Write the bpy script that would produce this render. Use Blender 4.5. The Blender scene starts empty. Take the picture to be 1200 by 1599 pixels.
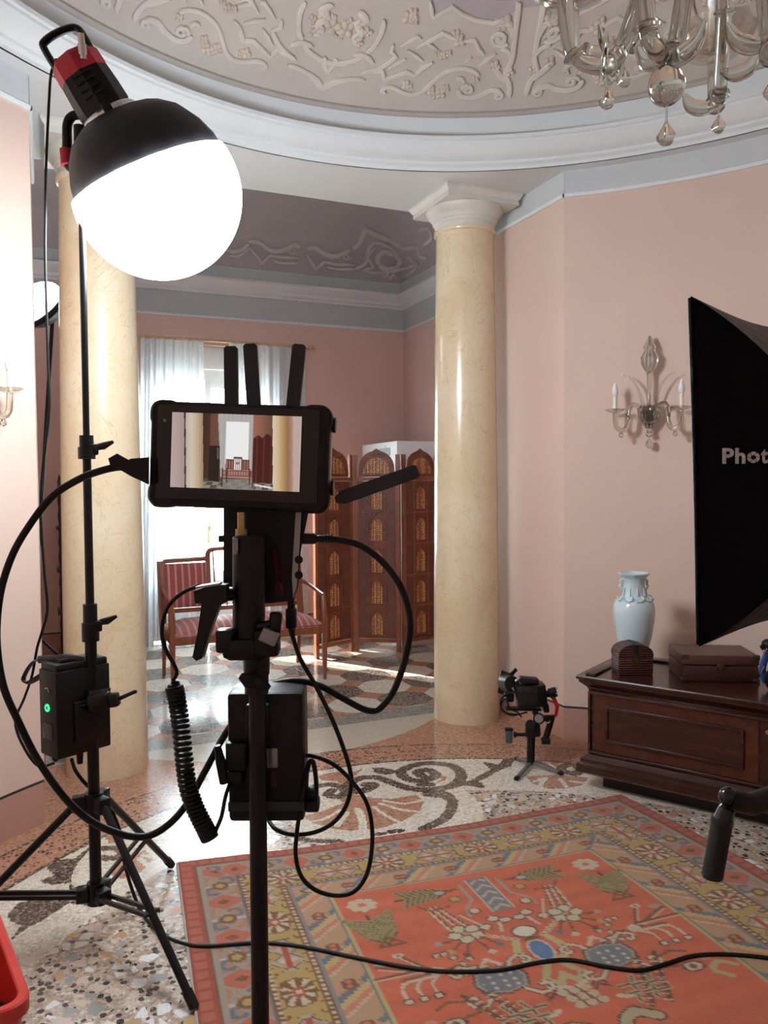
import bpy, bmesh, math, random
import numpy as np
from mathutils import Vector, Matrix, Quaternion

S = bpy.context.scene
COL = S.collection
rnd = random.Random(7)
PI = math.pi

# ------------------------------------------------------------------ camera
FPX = 1240.0                                   # focal length in pixels of the 1200 x 1599 frame
PITCH, ROLL, YAW = (math.radians(a) for a in (2.063, -0.4285, 23.23))
CAM = Vector((-1.37, 0.0, 1.5))
def _axes():
    fw = Vector((0, math.cos(PITCH), -math.sin(PITCH))); rt = Vector((1, 0, 0)); up = rt.cross(fw)
    r = math.cos(ROLL) * rt + math.sin(ROLL) * up
    u = -math.sin(ROLL) * rt + math.cos(ROLL) * up
    rz = Matrix.Rotation(-YAW, 3, 'Z')
    return rz @ r, rz @ u, rz @ fw
CR, CU, CF = _axes()
cam = bpy.data.cameras.new('camera'); camo = bpy.data.objects.new('camera', cam); COL.objects.link(camo)
m = Matrix((CR, CU, -CF)).transposed().to_4x4(); m.translation = CAM
camo.matrix_world = m
cam.sensor_fit = 'VERTICAL'; cam.sensor_height = 36.0; cam.lens = 36.0 * FPX / 1599.0
cam.clip_start = 0.05; cam.clip_end = 200
S.camera = camo
def ray(px, py): return CF + CR * ((px - 600) / FPX) + CU * ((799.5 - py) / FPX)
def at(px, py, d): return CAM + ray(px, py) * d                 # point seen at a pixel, at a depth
def atz(px, py, z=0.0):
    r = ray(px, py); return CAM + r * ((z - CAM.z) / r.z)
def aty(px, py, y):
    r = ray(px, py); return CAM + r * ((y - CAM.y) / r.y)

# ------------------------------------------------------------------ exposure, daylight
S.view_settings.view_transform = 'Standard'; S.view_settings.look = 'None'
S.view_settings.exposure = 0.0; S.view_settings.gamma = 1.0; S.view_settings.use_curve_mapping = False
S.cycles.use_denoising = True
S.cycles.max_bounces = 10; S.cycles.diffuse_bounces = 5; S.cycles.transparent_max_bounces = 12
S.cycles.sample_clamp_indirect = 6.0
LANTERN_W = 56.0        # globe of the big lantern
SKY_W = 34.0
SUN_W = 85.0
W = bpy.data.worlds.new('sky'); S.world = W; W.use_nodes = True
bg = W.node_tree.nodes['Background']; bg.inputs[0].default_value = (0.74, 0.90, 1.0, 1); bg.inputs[1].default_value = SKY_W
sun = bpy.data.lights.new('sun', 'SUN'); sun.energy = SUN_W; sun.angle = math.radians(0.6); sun.color = (1, .96, .88)
suno = bpy.data.objects.new('sun', sun); COL.objects.link(suno); suno.location = (-4, 14, 8)
suno.rotation_euler = Vector((0.54, -0.84, -0.50)).to_track_quat('-Z', 'Y').to_euler()

# ------------------------------------------------------------------ mesh helpers
class MB:
    def __init__(s): s.v = []; s.f = []
    def add(s, vs, fs):
        o = len(s.v); s.v += [tuple(v) for v in vs]; s.f += [[i + o for i in f] for f in fs]; return s
    def box(s, c, size, rot=None, r=0.0, seg=2):
        bm = bmesh.new(); bmesh.ops.create_cube(bm, size=1.0)
        for v in bm.verts: v.co = Vector((v.co.x * size[0], v.co.y * size[1], v.co.z * size[2]))
        if r > 0:
            bmesh.ops.bevel(bm, geom=bm.edges[:], offset=min(r, .49 * min(size)), segments=seg, profile=.5, affect='EDGES')
        return s._bm(bm, c, rot)
    def _bm(s, bm, c, rot=None):
        bm.verts.index_update(); R = rot if rot is not None else Matrix.Identity(3); c = Vector(c)
        s.add([R @ v.co + c for v in bm.verts], [[v.index for v in f.verts] for f in bm.faces]); bm.free(); return s
    def box2(s, a, b, r=0.0, rot=None): 
        a, b = Vector(a), Vector(b); d = b - a
        return s.box((a + b) / 2, (abs(d.x), abs(d.y), abs(d.z)), rot, r)
    def bar(s, p0, p1, w, h, up=(0, 0, 1), r=0.0):      # rectangular bar from p0 to p1
        p0, p1 = Vector(p0), Vector(p1); z = (p1 - p0); L = z.length; z.normalize(); u = Vector(up)
        x = u.cross(z)
        if x.length < 1e-4: x = Vector((1, 0, 0)).cross(z)
        x.normalize(); y = z.cross(x); R = Matrix((x, y, z)).transposed()
        return s.box((p0 + p1) / 2, (w, h, L), R, r)
    def cyl(s, p0, p1, r0, r1=None, seg=18, cap=True):
        r1 = r0 if r1 is None else r1
        return s.tube([p0, p1], [r0, r1], seg, cap=cap)
    def tube(s, pts, r, seg=10, closed=False, cap=True, flat=1.0, up=None):
        pts = [Vector(p) for p in pts]; n = len(pts)
        rs = r if isinstance(r, (list, tuple)) else [r] * n
        tan = []
        for i in range(n):
            a = pts[(i - 1) % n] if (closed or i > 0) else pts[0]; b = pts[(i + 1) % n] if (closed or i < n - 1) else pts[-1]
            t = b - a
            tan.append(t.normalized() if t.length > 1e-9 else (tan[-1] if tan else Vector((0, 0, 1))))
        if up is not None: x = Vector(up)
        else:
            x = Vector((0, 0, 1)) if abs(tan[0].z) < .9 else Vector((1, 0, 0))
        rings = []; x = (x - tan[0] * x.dot(tan[0])).normalized()
        for i in range(n):
            t = tan[i]; x = (x - t * x.dot(t)); x = x.normalized() if x.length > 1e-6 else t.orthogonal().normalized()
            y = t.cross(x)
            rings.append([pts[i] + (x * math.cos(2 * PI * k / seg) + y * (flat * math.sin(2 * PI * k / seg))) * rs[i] for k in range(seg)])
        o = len(s.v); fs = []
        for i in range(n if closed else n - 1):
            j = (i + 1) % n
            for k in range(seg): fs.append([i * seg + k, i * seg + (k + 1) % seg, j * seg + (k + 1) % seg, j * seg + k])
        if cap and not closed: fs += [list(range(seg))[::-1], [(n - 1) * seg + k for k in range(seg)]]
        return s.add([v for r_ in rings for v in r_], fs)
    def lathe(s, prof, seg=32, o=(0, 0, 0), R=None, rib=0.0, nrib=0, closed=True):
        R = R if R is not None else Matrix.Identity(3); o = Vector(o); vs = []; fs = []; n = len(prof)
        for (r, z) in prof:
            for k in range(seg):
                a = 2 * PI * k / seg; rr = r * (1 + rib * math.cos(nrib * a))
                vs.append(R @ Vector((rr * math.cos(a), rr * math.sin(a), z)) + o)
        for i in range(n - 1):
            for k in range(seg): fs.append([i * seg + k, i * seg + (k + 1) % seg, (i + 1) * seg + (k + 1) % seg, (i + 1) * seg + k])
        if closed: fs += [list(range(seg))[::-1], [(n - 1) * seg + k for k in range(seg)]]
        return s.add(vs, fs)
    def sph(s, c, r, seg=16, rings=10, R=None):
        r = r if isinstance(r, (tuple, list)) else (r, r, r); R = R if R is not None else Matrix.Identity(3); c = Vector(c)
        vs = [R @ Vector((0, 0, r[2])) + c]; fs = []
        for i in range(1, rings):
            p = PI * i / rings
            for k in range(seg):
                a = 2 * PI * k / seg; vs.append(R @ Vector((r[0] * math.sin(p) * math.cos(a), r[1] * math.sin(p) * math.sin(a), r[2] * math.cos(p))) + c)
        vs.append(R @ Vector((0, 0, -r[2])) + c)
        for k in range(seg): fs.append([0, 1 + k, 1 + (k + 1) % seg])
        for i in range(rings - 2):
            for k in range(seg): fs.append([1 + i * seg + k, 1 + (i + 1) * seg + k, 1 + (i + 1) * seg + (k + 1) % seg, 1 + i * seg + (k + 1) % seg])
        l = len(vs) - 1; b = 1 + (rings - 2) * seg
        for k in range(seg): fs.append([l, b + (k + 1) % seg, b + k])
        return s.add(vs, fs)
    def prism(s, poly, o, ux, uy, dv):                  # polygon in the plane (ux, uy), given thickness dv
        o, ux, uy, dv = Vector(o), Vector(ux), Vector(uy), Vector(dv); n = len(poly)
        a = [o + ux * p[0] + uy * p[1] for p in poly]; b = [p + dv for p in a]
        return s.add(a + b, [list(range(n))[::-1], [n + i for i in range(n)]] + [[i, (i + 1) % n, n + (i + 1) % n, n + i] for i in range(n)])
    def build(s, name, mat, parent=None, ang=35, recalc=True):
        me = bpy.data.meshes.new(name); me.from_pydata(s.v, [], s.f)
        if recalc:
            bm = bmesh.new(); bm.from_mesh(me); bmesh.ops.recalc_face_normals(bm, faces=bm.faces[:]); bm.to_mesh(me); bm.free()
        me.polygons.foreach_set('use_smooth', [ang > 0] * len(me.polygons))
        if ang > 0: me.set_sharp_from_angle(angle=math.radians(ang))
        if mat is not None: me.materials.append(mat)
        o = bpy.data.objects.new(name, me); COL.objects.link(o)
        if parent is not None: o.parent = parent
        return o
def spline(pts, n=8, closed=False):                      # Catmull-Rom through the points
    pts = [Vector(p) for p in pts]; N = len(pts); out = []
    for i in range(N if closed else N - 1):
        p1, p2 = pts[i], pts[(i + 1) % N]
        p0 = pts[i - 1] if (closed or i > 0) else p1 * 2 - p2
        p3 = pts[(i + 2) % N] if (closed or i < N - 2) else p2 * 2 - p1
        for k in range(n):
            t = k / n
            out.append(.5 * ((2 * p1) + (p2 - p0) * t + (2 * p0 - 5 * p1 + 4 * p2 - p3) * t * t + (3 * p1 - p0 - 3 * p2 + p3) * t ** 3))
    if not closed: out.append(pts[-1])
    return out
def tag(o, label=None, cat=None, group=None, kind=None):
    if label: o['label'] = label
    if cat: o['category'] = cat
    if group: o['group'] = group
    if kind: o['kind'] = kind
    return o
class Thing:
    """An Empty at a thing's base that parents its parts; x = local right, y = local away, z = up."""
    def __init__(s, name, label, cat, loc, rz=0.0, group=None, rot=None):
        s.o = bpy.data.objects.new(name, None); COL.objects.link(s.o); s.o.empty_display_size = .05
        s.M = Matrix.Translation(Vector(loc)) @ (rot.to_4x4() if rot is not None else Matrix.Rotation(rz, 4, 'Z'))
        s.o.matrix_world = s.M; s.I = s.M.inverted(); tag(s.o, label, cat, group)
    def l(s, px, py, d): return s.I @ at(px, py, d)
    def w(s, p): return s.I @ Vector(p)
    def part(s, name, mb, mat, parent=None, ang=35, label=None):
        o = mb.build(name, mat, parent or s.o, ang)
        if label: o['label'] = label
        return o
def copy_tree(o, parent=None):
    c = o.copy(); COL.objects.link(c)
    if parent is not None: c.parent = parent
    for ch in list(o.children): copy_tree(ch, c)
    return c
def struct(o): o['kind'] = 'structure'; return o

# ------------------------------------------------------------------ materials
class NT:
    def __init__(s, name):
        s.m = bpy.data.materials.new(name); s.m.use_nodes = True; s.t = s.m.node_tree; s.n = s.t.nodes
        s.b = s.n['Principled BSDF']; s.out = s.n['Material Output']
        s._co = None
    @property
    def co(s):
        if s._co is None: s._co = s.n.new('ShaderNodeTexCoord').outputs['Object']
        return s._co
    def new(s, t, **kw):
        n = s.n.new(t)
        for k, v in kw.items(): setattr(n, k, v)
        return n
    def link(s, a, b): s.t.links.new(a, b)
    def val(s, sock, v):
        if hasattr(v, 'is_output') or isinstance(v, bpy.types.NodeSocket): s.link(v, sock)
        else: sock.default_value = v
    def noise(s, scale, detail=4, rough=.55, co=None, dist=0.0):
        n = s.new('ShaderNodeTexNoise'); n.inputs['Scale'].default_value = scale; n.inputs['Detail'].default_value = detail
        n.inputs['Roughness'].default_value = rough; n.inputs['Distortion'].default_value = dist; s.link(co or s.co, n.inputs['Vector']); return n
    def voro(s, scale, co=None, feat='F1', rnd=1.0):
        n = s.new('ShaderNodeTexVoronoi', feature=feat); n.inputs['Scale'].default_value = scale; n.inputs['Randomness'].default_value = rnd
        s.link(co or s.co, n.inputs['Vector']); return n
    def ramp(s, f, stops, interp='LINEAR'):
        n = s.new('ShaderNodeValToRGB'); n.color_ramp.interpolation = interp; e = n.color_ramp.elements
        while len(e) < len(stops): e.new(.5)
        for el, (p, c) in zip(e, stops): el.position = p; el.color = (*c, 1) if len(c) == 3 else c
        s.link(f, n.inputs[0]); return n.outputs[0]
    def mix(s, f, a, b, blend='MIX'):
        n = s.new('ShaderNodeMix', data_type='RGBA', blend_type=blend); s.val(n.inputs[0], f)
        for sk, v in ((n.inputs[6], a), (n.inputs[7], b)): s.val(sk, v if not (isinstance(v, tuple) and len(v) == 3) else (*v, 1))
        return n.outputs[2]
    def math(s, op, a, b=0.0, c=0.0):
        n = s.new('ShaderNodeMath', operation=op)
        for k, v in ((0, a), (1, b), (2, c)): s.val(n.inputs[k], v)
        return n.outputs[0]
    def sep(s, v):
        n = s.new('ShaderNodeSeparateXYZ'); s.link(v, n.inputs[0]); return n.outputs
    def sepc(s, v):
        n = s.new('ShaderNodeSeparateColor'); s.link(v, n.inputs[0]); return n.outputs
    def mapv(s, scale=(1, 1, 1), rot=(0, 0, 0), co=None):
        n = s.new('ShaderNodeMapping'); n.inputs['Scale'].default_value = scale; n.inputs['Rotation'].default_value = rot
        s.link(co or s.co, n.inputs['Vector']); return n.outputs[0]
    def attr(s, name):
        n = s.new('ShaderNodeAttribute'); n.attribute_name = name; return n.outputs['Color']
    def bump(s, h, strength=.2, dist=.01):
        n = s.new('ShaderNodeBump'); n.inputs['Strength'].default_value = strength; n.inputs['Distance'].default_value = dist
        s.link(h, n.inputs['Height']); s.link(n.outputs[0], s.b.inputs['Normal']); return n
    def set(s, color=None, rough=None, metal=None, spec=None, trans=None, ior=None, coat=None, emit=None, emits=None, sheen=None):
        b = s.b.inputs
        for k, v in (('Base Color', color), ('Roughness', rough), ('Metallic', metal), ('Specular IOR Level', spec), ('Transmission Weight', trans), ('IOR', ior),
                     ('Coat Weight', coat), ('Emission Color', emit), ('Emission Strength', emits), ('Sheen Weight', sheen)):
            if v is None: continue
            if isinstance(v, tuple) and len(v) == 3: v = (*v, 1)
            s.val(b[k], v)
        return s
MATS = {}
def plain(name, col, rough=.5, metal=0.0, var=.12, scale=14, spec=.5, coat=0.0, bump=0.0, bscale=200):
    """A colour with a little procedural unevenness."""
    if name in MATS: return MATS[name]
    t = NT(name); n = t.noise(scale, 3)
    lo = tuple(c * (1 - var) for c in col); hi = tuple(min(1, c * (1 + var)) for c in col)
    t.set(color=t.ramp(n.outputs[0], [(.3, lo), (.7, hi)]), rough=rough, metal=metal, spec=spec, coat=coat)
    if bump: t.bump(t.noise(bscale, 2).outputs[0], bump, .004)
    MATS[name] = t.m; return t.m
black = plain('black plastic', (.0045, .0047, .0055), .4, spec=.3)
black_metal = plain('black metal', (.006, .006, .007), .34, .15, spec=.35)
black_rubber = plain('black rubber', (.0045, .0045, .0045), .5, spec=.3)
black_gloss = plain('gloss black', (.01, .01, .012), .12)
grey_metal = plain('grey metal', (.30, .31, .33), .35, .9)
chrome = plain('bright metal', (.75, .76, .78), .18, 1.0)
brass = plain('aged brass', (.45, .33, .16), .38, .9)
red_paint = plain('red enamel', (.42, .012, .03), .4)
white_paint = plain('white paint', (.78, .79, .80), .4, var=.03)
ivory = plain('ivory candle sleeve', (.85, .82, .70), .5, var=.04)
bulb_white = plain('milky bulb glass', (.85, .86, .88), .12, var=.02)
# ------------------------------------------------------------------ room dimensions (metres; y runs through the column opening)
EA, EB, EC = 2.5, 2.95, 1.35            # oval wall: half axes and centre y
XC, YC = 1.393, 3.80                    # corner between the oval and the opening reveal
YB0, YB1 = 4.70, 7.60                   # far room front and back
XF = 2.13                               # far room half width
ZS, ZW = 3.265, 3.138                   # soffit, top of the coloured wall
def ell(t, a=EA, b=EB): return Vector((a * math.sin(t), EC + b * math.cos(t), 0))
T0 = math.asin(XC / EA)

# wall paint: salmon above a darker dado with a thin dark line
def wall_mat(name, col, dado):
    t = NT(name); pos = t.new('ShaderNodeNewGeometry').outputs['Position']; z = t.sep(pos)[2]
    n = t.noise(1.3, 5, .6, pos); n2 = t.noise(60, 3, .6, pos)
    c = t.mix(n.outputs[0], tuple(k * .93 for k in col), tuple(k * 1.06 for k in col))
    c = t.mix(t.math('MULTIPLY', n2.outputs[0], .12), c, tuple(k * .8 for k in col))
    low = t.math('LESS_THAN', z, .186); line = t.math('LESS_THAN', z, .198)
    c = t.mix(line, c, (.03, .035, .03)); c = t.mix(low, c, dado)
    t.set(color=c, rough=.62, spec=.3); t.bump(n2.outputs[0], .12, .003); return t.m
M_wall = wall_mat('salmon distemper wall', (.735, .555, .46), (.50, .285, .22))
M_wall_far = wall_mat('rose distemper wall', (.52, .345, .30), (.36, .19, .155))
M_white = plain('white plaster', (.76, .80, .81), .6, var=.03, scale=2, spec=.3)
M_frieze = plain('grey white frieze paint', (.60, .63, .64), .6, var=.04, scale=2, spec=.3)
M_soffit = plain('soffit plaster', (.70, .72, .72), .65, var=.04, scale=1.5, spec=.3)
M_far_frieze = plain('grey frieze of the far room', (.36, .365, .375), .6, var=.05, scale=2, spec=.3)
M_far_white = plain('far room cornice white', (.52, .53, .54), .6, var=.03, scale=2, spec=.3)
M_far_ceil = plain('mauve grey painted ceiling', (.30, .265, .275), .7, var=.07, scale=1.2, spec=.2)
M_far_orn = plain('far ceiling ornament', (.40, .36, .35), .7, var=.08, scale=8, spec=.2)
M_orn = plain('ceiling ornament', (.66, .615, .56), .65, var=.08, scale=6, spec=.2)
M_lump = plain('ceiling ornament warm', (.62, .535, .45), .65, var=.14, scale=18, spec=.2)

# ---- oval wall in two halves plus the part behind the camera
def oval_wall(name, t0, t1, n):
    mb = MB(); ts = [t0 + (t1 - t0) * i / n for i in range(n + 1)]
    vs = []
    for t in ts:
        a, b = ell(t), ell(t, EA + .14, EB + .14)
        vs += [a, a + Vector((0, 0, ZS + .02)), b, b + Vector((0, 0, ZS + .02))]
    fs = []
    for i in range(n):
        p, q = 4 * i, 4 * i + 4
        fs += [[p, q, q + 1, p + 1], [p + 2, p + 3, q + 3, q + 2], [p + 1, q + 1, q + 3, p + 3], [p, p + 2, q + 2, q]]
    fs += [[0, 1, 3, 2], [4 * n, 4 * n + 2, 4 * n + 3, 4 * n + 1]]
    mb.add(vs, fs); return struct(mb.build(name, M_wall))
oval_wall('wall_right', T0, math.radians(140), 60)
oval_wall('wall_back', math.radians(140), math.radians(220), 40)
oval_wall('wall_left', math.radians(220), 2 * PI - T0, 60)
# ---- reveals of the opening: solid piers between the oval and the far room
for sx, nm in ((1, 'wall_right_reveal'), (-1, 'wall_left_reveal')):
    poly = [(XC, YC)] + [(XC, YB0 + .02), (2.75, YB0 + .02)]
    ts = [math.radians(a) for a in range(78, int(math.degrees(T0)), -2)]
    poly += [tuple(ell(t, EA + .015, EB + .015)[:2]) for t in ts]
    mb = MB(); mb.prism([(sx * x, y) for x, y in poly], (0, 0, 0), (1, 0, 0), (0, 1, 0), (0, 0, ZS + .02))
    struct(mb.build(nm, M_wall))
# ---- frieze, bead, cornice (profile swept along oval and reveals)
def path_main():
    pts = []
    for i in range(0, 121):
        t = T0 + (2 * PI - 2 * T0) * i / 120; p = ell(t); pts.append((p, Vector((-p.x / EA ** 2, -(p.y - EC) / EB ** 2, 0)).normalized()))
    return pts
def sweep(prof, pts):
    mb = MB(); n = len(prof); vs = []; fs = []
    for p, nn in pts:
        for d, z in prof: vs.append(p + nn * d + Vector((0, 0, z)))
    for i in range(len(pts) - 1):
        for k in range(n - 1): fs.append([i * n + k, i * n + k + 1, (i + 1) * n + k + 1, (i + 1) * n + k])
    return mb.add(vs, fs)
pm = path_main()
rev = lambda sx: [(Vector((sx * XC, y, 0)), Vector((-sx, 0, 0))) for y in (YC - .004, YB0)]
FR = [(.004, ZW), (.004, ZS + .01)]
BE = [(0, ZW - .022), (.012, ZW - .022), (.016, ZW - .012), (.016, ZW - .003), (.006, ZW + .004), (0, ZW + .004)]
mb = sweep(FR, pm)
for s in (1, -1): q = sweep(FR, rev(s)); mb.add(q.v, q.f)
struct(mb.build('trim_frieze', M_frieze, ang=30))
mb = sweep(BE, pm)
for s in (1, -1): q = sweep(BE, rev(s)); mb.add(q.v, q.f)
struct(mb.build('trim_bead', M_white, ang=30))
RA, RB = 2.42, 2.85                      # lower edge of the oval cornice
def full(a, b, n=144): return [(Vector((a * math.sin(2 * PI * i / n), EC + b * math.cos(2 * PI * i / n), 0)), Vector((-math.sin(2 * PI * i / n) / a, -math.cos(2 * PI * i / n) / b, 0)).normalized()) for i in range(n + 1)]
CO = [(-.01, ZS), (.0, ZS), (.0, ZS + .018), (.022, ZS + .03), (.022, ZS + .045), (.05, ZS + .052), (.078, ZS + .07), (.10, ZS + .10), (.108, ZS + .108), (.108, ZS + .122), (.122, ZS + .126), (.122, ZS + .146), (.03, ZS + .152)]
struct(sweep(CO, full(RA, RB)).build('trim_cornice', M_white, ang=25))
struct(sweep([(.03, ZS + .15), (.03, ZS + .285)], full(RA, RB)).build('trim_drum_band', M_white, ang=25))
struct(sweep([(.025, ZS + .283), (.05, ZS + .28), (.062, ZS + .292), (.055, ZS + .31)], full(RA, RB)).build('trim_vault_moulding', plain('vault edge moulding', (.46, .41, .37), .6, var=.06), ang=25))
# soffit between the cornice and the walls, out to the far room
mb = MB(); n = 144; vs = []; fs = []
X0, X1, Y0, Y1 = -3.0, 3.0, -2.2, YB0
for i in range(n):
    t = 2 * PI * i / n; p = Vector((RA * math.sin(t), EC + RB * math.cos(t), ZS)); d = Vector((math.sin(t), math.cos(t), 0)); k = 1e9
    if d.x > 1e-6: k = min(k, (X1 - p.x) / d.x)
    if d.x < -1e-6: k = min(k, (X0 - p.x) / d.x)
    if d.y > 1e-6: k = min(k, (Y1 - p.y) / d.y)
    if d.y < -1e-6: k = min(k, (Y0 - p.y) / d.y)
    vs += [p, p + d * k]
for i in range(n):
    j = (i + 1) % n; fs.append([2 * i, 2 * j, 2 * j + 1, 2 * i + 1])
struct(mb.add(vs, fs).build('ceiling_soffit', M_soffit, ang=0))
mb = MB(); mb.box2((-1.393, YB0 - .03, ZS), (1.393, YB0 + .04, 4.3)); struct(mb.build('wall_lintel', M_soffit, ang=0))

# ---- painted vault
VA, VB, VZ, VH = RA - .045, RB - .045, ZS + .30, .85
def vz(rho2): return VZ + VH * (1 - rho2)
def vault_hit(px, py):
    r = ray(px, py); t = 1.0
    while t < 9:
        p = CAM + r * t; q = (p.x / VA) ** 2 + ((p.y - EC) / VB) ** 2
        if q < 1.0 and p.z > vz(q): return math.degrees(math.atan2(p.x / VA, (p.y - EC) / VB)), math.sqrt(q)
        t += .004
    return None
def vpt(td, rho, lift=0.0):
    t = math.radians(td); p = Vector((VA * rho * math.sin(t), EC + VB * rho * math.cos(t), vz(rho * rho)))
    n = Vector((-2 * VH * (p.x) / VA ** 2, -2 * VH * (p.y - EC) / VB ** 2, -1)).normalized()
    return p + n * lift, n
TA, TB = 1.0, 27.4                       # cartouche axis and palmette axis (degrees along the oval)
def zoom(x0, y0, s): return lambda pts: [(x0 + x / s, y0 + y / s) for x, y in pts]
z5, z4 = zoom(580, 0, 4.286), zoom(380, 0, 4.286)
MAUVE = z5([(395, 0), (415, 110), (545, 35), (600, 85), (700, 130), (820, 140), (880, 118), (985, 60)])
ctl = sorted(h for h in (vault_hit(*p) for p in MAUVE) if h); ctl = [(TA, .76), (ctl[0][0] - 2.5, .77)] + ctl
def rho_mauve(td):
    P = 2 * (TB - TA); u = (td - TA) % P; u = min(u, P - u) + TA
    return float(np.interp(u, [c[0] for c in ctl], [c[1] for c in ctl]))
mb = MB(); vs = []; fs = []; cols = []; NT_, NR = 432, 60
rr = [1.012] + [1 - .34 * i / 44 for i in range(45)] + [.66 - .66 * (i + 1) / 12 for i in range(12)]
for i in range(NT_):
    td = 360.0 * i / NT_
    for r in rr:
        vs.append(vpt(td, max(r, .004))[0]); cols.append(1.0 if r < rho_mauve(td) else 0.0)
n = len(rr)
for i in range(NT_):
    j = (i + 1) % NT_
    for k in range(n - 1): fs.append([i * n + k, i * n + k + 1, j * n + k + 1, j * n + k])
mb.add(vs, fs)
t = NT('painted vault plaster'); a = t.sepc(t.attr('field'))[0]; nn = t.noise(2.2, 5, .6)
base = t.ramp(nn.outputs[0], [(.25, (.53, .485, .44)), (.75, (.61, .565, .515))]); mau = t.ramp(nn.outputs[0], [(.25, (.42, .37, .385)), (.75, (.49, .43, .44))])
t.set(color=t.mix(t.math('GREATER_THAN', a, .5), base, mau), rough=.7, spec=.2)
vault = struct(mb.build('ceiling', t.m, ang=40))
at_ = vault.data.color_attributes.new('field', 'FLOAT_COLOR', 'POINT')
at_.data.foreach_set('color', np.repeat(np.array(cols, dtype=np.float32), 4))

# ---- relief ornament of the vault, traced once and repeated by mirroring about its two axes
def strip(mb, pts, nrm, w, h):
    prof = [(-1, -.3), (-.86, .75), (-.5, 1), (.5, 1), (.86, .75), (1, -.3)]; n = len(pts); vs = []; fs = []
    for i in range(n):
        a, b = pts[max(0, i - 1)], pts[min(n - 1, i + 1)]; t = (b - a)
        if t.length < 1e-7: t = Vector((1, 0, 0))
        t.normalize(); s = t.cross(nrm[i]).normalized()
        k = .35 if i in (0, n - 1) else 1.0
        vs += [pts[i] + s * (x * w * k) + nrm[i] * (y * h) for x, y in prof]
    m_ = len(prof)
    for i in range(n - 1):
        for k in range(m_ - 1): fs.append([i * m_ + k, i * m_ + k + 1, (i + 1) * m_ + k + 1, (i + 1) * m_ + k])
    fs += [list(range(m_)), [(n - 1) * m_ + k for k in range(m_)][::-1]]
    mb.add(vs, fs)
def spiral(cx, cy, r0, r1, turns, a0=0.0, n=26):
    return [(cx + (r0 + (r1 - r0) * i / n) * math.cos(a0 + 2 * PI * turns * i / n), cy + .8 * (r0 + (r1 - r0) * i / n) * math.sin(a0 + 2 * PI * turns * i / n)) for i in range(n + 1)]
STR = [  # straps: (points, half width m, smooth)
 (z5([(190, 300), (310, 235), (332, 252)]), .011, 0), (z5([(300, 312), (480, 215), (560, 250)]), .013, 0), (z5([(620, 268), (690, 262), (720, 320), (755, 357)]), .012, 0),
 (z5([(365, 275), (440, 322)]), .011, 0), (z5([(245, 325), (348, 402)]), .012, 0), (z5([(150, 290), (130, 335), (172, 374)]), .011, 0),
 (z5([(110, 450), (228, 383)]), .012, 0), (z5([(0, 480), (70, 465), (90, 525), (235, 475), (290, 500), (340, 450), (410, 405)]), .013, 0),
 (z5([(620, 405), (672, 378)]), .010, 0), (z5([(720, 432), (832, 350)]), .011, 0),
 (z5([(95, 612), (72, 600), (98, 575), (150, 580), (210, 612), (280, 625), (350, 600), (420, 530), (500, 475), (600, 450), (680, 465), (722, 500)]), .012, 1),
 (z5([(570, 520), (605, 522), (622, 545)]), .011, 1), (z5([(580, 590), (598, 632), (660, 648), (740, 625), (800, 598), (872, 604)]), .015, 1),
 (z5(spiral(645, 592, 40, 8, 1.4, PI)), .009, 1), (z5(spiral(850, 632, 30, 7, 1.3, -1.2)), .010, 1), (z5(spiral(860, 250, 66, 10, 1.6, .6)), .012, 1),
 (z5([(925, 640), (925, 560), (900, 480), (940, 400), (955, 300), (970, 180), (985, 60), (988, 0)]), .014, 1), (z5([(915, 540), (860, 490), (815, 440)]), .016, 1),
 (z5([(860, 318), (910, 330), (945, 375)]), .013, 1), (z5([(870, 120), (940, 180), (960, 260)]), .016, 1),
 (z5([(395, 0), (415, 110), (545, 35), (600, 85), (700, 130), (820, 145), (870, 120)]), .012, 0),
 (z4([(415, 0), (378, 90), (372, 200), (395, 250)]), .013, 1), (z4([(400, 290), (450, 345), (520, 388), (600, 415), (690, 418)]), .013, 1),
 (z4([(295, 425), (390, 458), (460, 515), (518, 585)]), .012, 1), (z4([(518, 585), (590, 545), (690, 525)]), .012, 1),
 (z4([(190, 185), (230, 280), (280, 340), (352, 390)]), .012, 1), (z4([(310, 296), (390, 276), (465, 300)]), .013, 1), (z4([(545, 370), (548, 440), (570, 475)]), .012, 1),
 (z4([(470, 225), (520, 190), (500, 150), (560, 100), (520, 60), (600, 25)]), .018, 1),
]
LMP = [  # acanthus lumps: centre, radii (m), turn
 (z5([(400, 600)]), .03, .018), (z5([(430, 630)]), .028, .016), (z5([(465, 625)]), .03, .015), (z5([(500, 585)]), .024, .016), (z5([(445, 350)]), .02, .016), (z5([(480, 365)]), .026, .015),
 (z5([(520, 355)]), .02, .014), (z5([(570, 225)]), .028, .016), (z5([(590, 265)]), .036, .018), (z5([(700, 525)]), .022, .016), (z5([(230, 560)]), .028, .016), (z5([(260, 575)]), .018, .014),
 (z5([(830, 435)]), .032, .018), (z5([(905, 145)]), .042, .02), (z5([(860, 250)]), .016, .016), (z5([(930, 470)]), .026, .018), (z5([(250, 110)]), .036, .02), (z5([(280, 85)]), .03, .018), (z5([(290, 130)]), .024, .018),
 (z4([(500, 190)]), .03, .018), (z4([(470, 215)]), .024, .016), (z4([(540, 95)]), .032, .018), (z4([(460, 125)]), .026, .016), (z4([(580, 440)]), .02, .014),
 (z4([(690, 190)]), .046, .016), (z4([(640, 190)]), .016, .014), (z4([(600, 120)]), .024, .012), (z4([(650, 240)]), .018, .012),
]
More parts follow.
